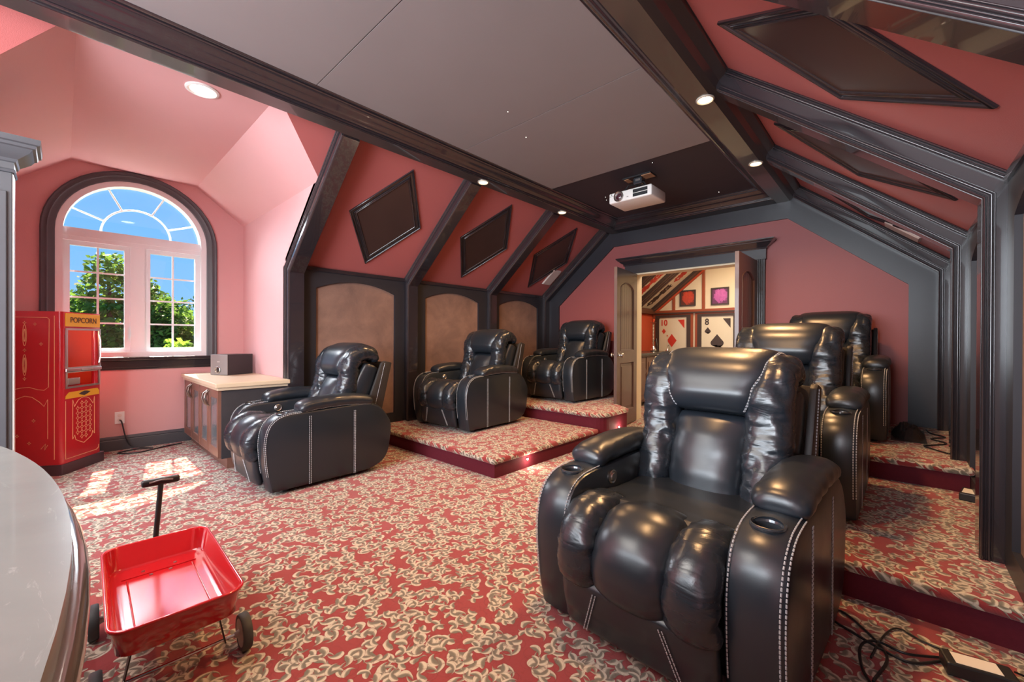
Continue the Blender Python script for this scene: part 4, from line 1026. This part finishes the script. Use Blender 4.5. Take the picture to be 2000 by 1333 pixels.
MB().add(vs, [(r_*k+i, r_*k+(i+1) % k, (r_+1)*k+(i+1) % k, (r_+1)*k+i) for r_ in range(2) for i in range(k)]+[tuple(range(k-1, -1, -1)), tuple(range(2*k, 3*k))]).build('crown', M_SLATE, t, smooth=25)
B((tx-.17, -.37, 2.06), (tx-.005, ty1-.005, 2.24)).build('crown_core', M_SLATE, t)

# ------------------------------------------------------------ curved bar counter
def slate():
    t = NT('grey_soapstone_laminate', (.2, .22, .22), .24, .5, coat=.15)
    v = t.pos(); n_ = t.noise(v, 3, 6, .6, 1.2); n2 = t.noise(t.scaled(v, (1, 3, 1)), 9, 5, .7, 2.0)
    c = t.mix(n_, (.14, .165, .165), (.24, .27, .265)); f = t.math('MULTIPLY', t.math('SUBTRACT', n2, .62), 9, clamp=True)
    t.base(t.mix(t.math('MULTIPLY', f, .3), c, (.55, .58, .56))); t.bump(n2, .0001)
    return t.m
M_SLAB = slate()
bc = thing('bar_counter', 'curved bar counter with grey stone look top at lower left', 'bar counter', (-.68, -2.343, 0))
def sector(r0, r1, z0, z1, a0, a1, n_=48):
    pts = [(r1*math.cos(math.radians(a0+(a1-a0)*i/n_)), r1*math.sin(math.radians(a0+(a1-a0)*i/n_)), z0) for i in range(n_+1)]
    pts += [(r0*math.cos(math.radians(a1+(a0-a1)*i/n_)), r0*math.sin(math.radians(a1+(a0-a1)*i/n_)), z0) for i in range(n_+1)]
    return MB().slab(pts, (0, 0, z1-z0))
R_ = 2.35
sector(1.55, R_, .872, .90, 72, 148).build('worktop', M_SLAB, bc)
for r_, z_, q in ((R_+.004, .866, .012), (R_-.012, .845, .010)):
    MB().tube([(r_*math.cos(math.radians(a)), r_*math.sin(math.radians(a)), z_) for a in [72+76*i/40 for i in range(41)]], q, 10).build('edge_moulding', M_TRIMG, bc, smooth=60) if False else None
M_GREYG = plain('grey_gloss_trim', (.10, .09, .09), .15, .6, coat=.5)
MB().tube([((R_+.002)*math.cos(math.radians(a)), (R_+.002)*math.sin(math.radians(a)), .862) for a in [72+76*i/40 for i in range(41)]], .012, 10).build('edge_moulding', M_GREYG, bc, smooth=60)
sector(1.62, R_-.03, .08, .852, 73, 147).build('curved_front', M_TRIM, bc, smooth=30)
for i in range(5):
    a0 = 74+i*14.6
    sector(R_-.03, R_-.018, .15, .78, a0, a0+13).build('front_panel', M_TRIM, bc, bevel=.004, smooth=30)
sector(1.66, R_-.08, 0, .08, 73, 147).build('toe_kick', M_BLKPL, bc)

# ------------------------------------------------------------ toy wagon
M_WAG = plain('glossy_red_enamel', (.50, .010, .016), .16, .5, coat=.7, var=.03)
M_TYRE = plain('grey_black_rubber', (.05, .055, .06), .6)
wg = thing('toy_wagon', 'little red metal pull wagon standing on the carpet by the bar', 'toy wagon', (-1.955, .262, 0), math.radians(-1.5))
hx_, hy_, r_ = .335, .165, .05
def rr(hx, hy, r, z, n_=6):
    pts = []
    for cx_, cy_, a in ((hx-r, hy-r, 0), (-hx+r, hy-r, 90), (-hx+r, -hy+r, 180), (hx-r, -hy+r, 270)):
        for i in range(n_+1): an = math.radians(a+90*i/n_); pts.append((cx_+r*math.cos(an), cy_+r*math.sin(an), z))
    return pts
loops = [rr(hx_+.004, hy_+.004, r_, .277), rr(hx_, hy_, r_, .280), rr(hx_-.004, hy_-.004, r_, .277), rr(hx_-.016, hy_-.016, r_-.008, .195), rr(hx_-.026, hy_-.026, r_-.012, .187), rr(hx_-.04, hy_-.04, .02, .186)]
outl = [rr(hx_+.004, hy_+.004, r_, .270), rr(hx_-.002, hy_-.002, r_, .268), rr(hx_-.013, hy_-.013, r_-.006, .192), rr(hx_-.03, hy_-.03, r_-.015, .180)]
m = MB(); k = len(loops[0]); seq = outl[::-1]+loops; vs = [p for l in seq for p in l]
fs = [(a*k+i, a*k+(i+1) % k, (a+1)*k+(i+1) % k, (a+1)*k+i) for a in range(len(seq)-1) for i in range(k)]+[tuple(range(k-1, -1, -1)), tuple(range((len(seq)-1)*k, len(seq)*k))]
tray = m.add(vs, fs).build('tray', M_WAG, wg, smooth=50)
MB().tube(rr(hx_+.003, hy_+.003, r_, .276), .0045, 8, closed=True).build('rolled_rim', M_WAG, wg, smooth=60)
for x in (-.22, .20): MB().tube([(x, -hy_+.05, .1865), (x, hy_-.05, .1865)], .004, 6).build('pressed_rib', M_WAG, tray, smooth=60)
MB().tube([(-.20, -.10, .1865), (.18, -.10, .1865)], .003, 6).build('pressed_rib', M_WAG, tray, smooth=60)
MB().tube([(-.20, .10, .1865), (.18, .10, .1865)], .003, 6).build('pressed_rib', M_WAG, tray, smooth=60)
for x, y in ((-.25, -.05), (-.25, .05), (-.20, -.03), (-.20, .03), (.24, -.1), (.24, .1)): MB().lathe([(.006, .186), (.006, .189), (.001, .190)], c=(x, y, 0), seg=10).build('rivet', M_STEEL, tray)
for x in (-.225, .225):
    ax = MB().tube([(x, -.195, .062), (x, .195, .062)], .0055, 8).build('axle', M_CHROME if x > 0 else M_BLKPL, wg)
    for s in (-1, 1):
        MB().slab([(x-.018, s*.105, .182), (x+.018, s*.105, .182), (x+.010, s*.13, .052), (x-.010, s*.13, .052)], (0, s*.004, 0)).build('axle_bracket', M_BLKPL, wg)
        wheel = MB().lathe([(.048, -.013), (.058, -.015), (.062, -.010), (.062, .010), (.058, .015), (.048, .013)], c=(x, s*.19, .062), axis='Y', seg=36).build('wheel', M_TYRE, wg, smooth=40)
        MB().lathe([(.047, -.010), (.047, .010), (.038, .008), (.014, .012), (.012, .018), (.001, .019)] if s > 0 else [(.047, .010), (.047, -.010), (.038, -.008), (.014, -.012), (.012, -.018), (.001, -.019)], c=(x, s*.19, .062), axis='Y', seg=28).build('hub_disc', plain('grey_hub', (.42, .42, .40), .4), wheel, smooth=40)
        MB().lathe([(.047, -s*.0125), (.047, -s*.0145), (.036, -s*.0135), (.014, -s*.016), (.009, -s*.03), (.008, -s*.03)], c=(x, s*.19, .062), axis='Y', seg=28).build('hub_disc', MATS['grey_hub'], wheel, smooth=40)
MB().tube([(-.335, 0, .10), (-.37, .0, .13), (-.39, .0, .25), (-.41, .02, .49)], [.008, .008, .010, .010], 10).build('handle_shaft', M_BLKPL, wg, smooth=60)
B((-.428, -.045, .478), (-.40, .085, .508)).build('grip', M_BLKPL, wg, bevel=.009, bseg=3, smooth=50)
MB().tube([(-.397, -.02, .497), (-.393, .02, .503), (-.397, .06, .497)], .003, 6).build('grip_highlight', M_STEEL, wg)
B((-.36, -.012, .095), (-.20, .012, .110)).build('drawbar', M_BLKPL, wg)

# ------------------------------------------------------------ outlet, cords, adapters
t = thing('wall_outlet', 'white duplex wall outlet between popcorn machine and cabinet', 'outlet', (DX, .387, .322))
B((0, -.036, -.06), (.006, .036, .06)).build('cover_plate', M_WHITE, t, bevel=.002)
for z in (.022, -.022): MB().lathe([(.017, .0055), (.017, .0085), (.001, .0088)], c=(0, 0, z), axis='X', seg=18).build('socket', M_WPLAS, t)
def cord(name, label, pts, r, mat=M_BLKPL, cat='cable', group=None):
    P_, _ = catmull(pts, len(pts)*9); o = MB().tube(P_, r, 6).build(name, mat, smooth=60); return tag(o, label, cat, group)
cord('floor_cable', 'black cord plugged in the white outlet and trailing on carpet', [(DX+.012, .387, .30), (DX+.045, .40, .28), (DX+.05, .43, .12), (DX+.055, .47, .03), (DX+.09, .56, .008), (DX+.18, .62, .008), (DX+.13, .50, .010), (DX+.2, .36, .008), (DX+.30, .50, .008), (DX+.2, .70, .008), (DX+.14, .86, .008)], .006)
def adapter(x, y, z, rz, label):
    t = thing('power_adapter', label, 'power adapter', (x, y, z), rz)
    B((-.085, -.04, 0), (.085, .04, .045)).build('case', M_BLKPL, t, bevel=.006); B((-.06, -.03, .045), (.05, .03, .0458)).build('label_sticker', M_WPLAS, t)
adapter(.205, 2.07, .0005, math.radians(12), 'black power adapter with white sticker at bottom right corner')
adapter(.335, 3.76, Z1+.0005, math.radians(80), 'black power adapter on lower right platform by the dark rib')
G = lambda x, y, z=.006: (x, y, z)
cord('floor_cable', 'black cable looping on the carpet right of the foreground recliner', [G(-.05, 1.80), G(-.02, 1.98), G(-.10, 2.12), G(-.17, 2.18), G(-.19, 2.10), G(-.10, 2.04), G(-.01, 2.0), G(.05, 2.0), G(.13, 2.09)], .0045)
cord('floor_cable', 'black cable with a peaked bend running to the corner adapter', [G(-.06, 1.93), G(-.04, 2.06), G(-.01, 2.17), G(.02, 2.2), G(.07, 2.17), G(.12, 2.16), G(.14, 2.14, .02)], .0035)
cord('floor_cable', 'black cable forming a round loop nearest the bottom right edge', [G(.12, 2.10), G(.03, 2.03, .012), G(-.05, 2.05), G(-.09, 1.98), G(-.08, 1.85), G(-.04, 1.75)], .0045)
cord('floor_cable', 'thin black cable leaving the corner adapter toward the rib', [G(.295, 2.15, .02), G(.32, 2.17), G(.33, 2.13), G(.345, 2.06)], .0035)
cord('platform_cable', 'black cables snaking on the upper right platform by the rib', [(.20, 5.25, Z2+.006), (.22, 5.08, Z2+.006), (.30, 4.95, Z2+.006), (.21, 4.80, Z2+.006), (.29, 4.66, Z2+.006), (.20, 4.50, Z2+.006), (.16, 4.42, Z2+.006), (.27, 4.25, Z2+.006)], .006)
# heap of black cloth on the upper right platform
m = MB(); n1_, n2_ = 40, 28; vs = []; fs = []
for j in range(n2_+1):
    for i in range(n1_+1):
        u, v = 2*i/n1_-1, 2*j/n2_-1; rr_ = min(1, math.sqrt(u*u+v*v)); h = max(0, (1-rr_**2.2))
        z = .085*h*(1+.9*noise.noise(Vector((u*2.2, v*2.2, 1)))+.5*abs(noise.noise(Vector((u*6, v*6, 4)))))
        vs.append((u*.105, v*.32, max(z, .0)+.004))
fs = [(j*(n1_+1)+i, j*(n1_+1)+i+1, (j+1)*(n1_+1)+i+1, (j+1)*(n1_+1)+i) for j in range(n2_) for i in range(n1_)]
o = m.add(vs, fs).build('cloth_heap', M_SHELL, smooth=80); o.location = (.075, 4.86, Z2+.001); tag(o, 'crumpled black cloth heap on the upper right platform', 'cloth')

# ------------------------------------------------------------ outside: ground and trees
M_GRASS = plain('lawn', (.06, .12, .03), .9, .1, var=.4, nscale=2)
struct(B((-120, -90, -3.3), (-6.2, 90, -3.2)).build('ground', M_GRASS))
def leafmat(name, a, b):
    t = NT(name, a, .55, .3); n_ = t.noise(t.pos(), 3.5, 3); t.base(t.ramp(n_, [(.35, a), (.62, b)])); tl = t.n.new('ShaderNodeBsdfTranslucent'); c_ = t.ramp(n_, [(.35, tuple(q*1.5 for q in a)), (.62, tuple(min(1, q*1.6) for q in b))]); t.l.new(c_, tl.inputs[0]); mx_ = t.n.new('ShaderNodeMixShader'); mx_.inputs[0].default_value = .5; t.l.new(t.b.outputs[0], mx_.inputs[1]); t.l.new(tl.outputs[0], mx_.inputs[2]); t.l.new(mx_.outputs[0], t.out.inputs[0])
    return t.m
LM = [leafmat('oak_leaves', (.045, .11, .018), (.14, .26, .045)), leafmat('light_leaves', (.12, .25, .03), (.33, .50, .08)), leafmat('dark_leaves', (.02, .06, .015), (.07, .15, .03))]
M_BARK = plain('bark', (.10, .075, .055), .9)
def tree(label, x, y, blobs, n_, size, mat, seed):
    random.seed(seed); t = thing('leafy_tree', label, 'tree', (x, y, -3.2), 0, 'trees beyond the dormer window')
    vs = []; fs = []; tot = sum(b[3]**2 for b in blobs)
    for bx_, by_, bz, br_ in blobs:
        for _ in range(int(n_*br_*br_/tot)):
            th = random.random()*2*PI; ph = math.acos(2*random.random()-1); rad = br_*(.55+.5*random.random())
            c = Vector((bx_+rad*math.sin(ph)*math.cos(th), by_+rad*math.sin(ph)*math.sin(th), bz+rad*math.cos(ph)*.9))
            a = Vector((random.uniform(-1, 1), random.uniform(-1, 1), random.uniform(-.6, .6))).normalized(); b = a.cross(Vector((random.uniform(-1, 1), random.uniform(-1, 1), random.uniform(-1, 1)))).normalized()
            s = size*random.uniform(.6, 1.3); o_ = len(vs)
            vs += [c-a*s, c+b*s*.5, c+a*s, c-b*s*.5]; fs.append((o_, o_+1, o_+2, o_+3))
    m = MB().add(vs, fs); crown_ = m.build('foliage', mat, t, kind='stuff')
    top = max(b[2] for b in blobs)
    MB().tube([(0, 0, 0), (.05, .03, top*.4), (-.04, .05, top*.75), (0, 0, top*.95)], [.2, .15, .09, .03], 8).build('trunk', M_BARK, t)
    for k in range(6):
        bb = random.choice(blobs); z = random.uniform(.3, .7)*top; MB().tube([(0, 0, z), (bb[0]*.5, bb[1]*.5, (z+bb[2])/2), (bb[0], bb[1], bb[2])], [.06, .04, .015], 6).build('branch', M_BARK, t)
# view rays through the window: bearings measured from the camera
def pole(px, dist):     # plan point at the given distance beyond the window, for choosing where each tree stands
    a = fw*F_PX+rt*(px-1000); s = (-5.8-dist)/a.x; return (a.x*s, a.y*s)
x, y = pole(212, 9); tree('tall narrow leafy tree rising in the left sash of the window', x, y, [(0, 0, 6.1, .45), (0, .1, 5.5, .75), (0, .5, 5.2, .5), (.0, -.6, 4.9, .6), (0, .2, 4.6, 1.1), (0, -.5, 3.9, 1.1), (0, .6, 3.6, 1.1), (0, 0, 3.0, 1.3)], 9000, .085, LM[0], 1)
x, y = pole(312, 8.5); tree('broad bright leafy tree filling the right sash of the window', x, y, [(0, -.35, 5.6, .35), (0, -.1, 5.0, .6), (0, .3, 4.7, .55), (0, -.2, 4.2, .9), (0, .4, 3.9, .8), (0, .0, 3.2, 1.2)], 7500, .085, LM[0], 2)
x, y = pole(345, 6.5); tree('light green young tree low in the right sash', x, y, [(0, 0, 4.0, .35), (0, .3, 3.7, .35), (0, -.2, 3.4, .45), (0, .2, 3.0, .6), (0, .0, 2.4, .8)], 2600, .075, LM[1], 3)
x, y = pole(165, 10); tree('light green bushy tree at lower left of the window view', x, y, [(0, 0, 4.5, .7), (0, .5, 4.3, .6), (0, -.6, 4.2, .7), (0, 0, 3.4, 1.2)], 3800, .09, LM[1], 4)
for k, (px, dist, h, l) in enumerate(((130, 15, 4.9, 'dark distant tree far left behind the window'), (190, 24, 5.1, 'dark distant tree behind the bushy light one'), (245, 15, 4.4, 'dark distant tree behind the window mullion, left of it'), (292, 24, 5.2, 'dark distant tree behind the window mullion, right of it'), (345, 14, 5.0, 'dark distant tree behind the bright broad tree'), (385, 22, 6.6, 'dark distant tree at the right edge of the window view'))):
    x, y = pole(px, dist); tree(l, x, y, [(0, 0, h-1, 1.1), (0, 1.2, h-1.5, 1.1), (0, -1.2, h-1.4, 1.1), (0, 0, h-2.6, 1.9), (0, 1.3, 1.2, 1.5), (0, -1.3, 1.2, 1.5)], 4200, .14, LM[2 if k % 2 else 0], 20+k)
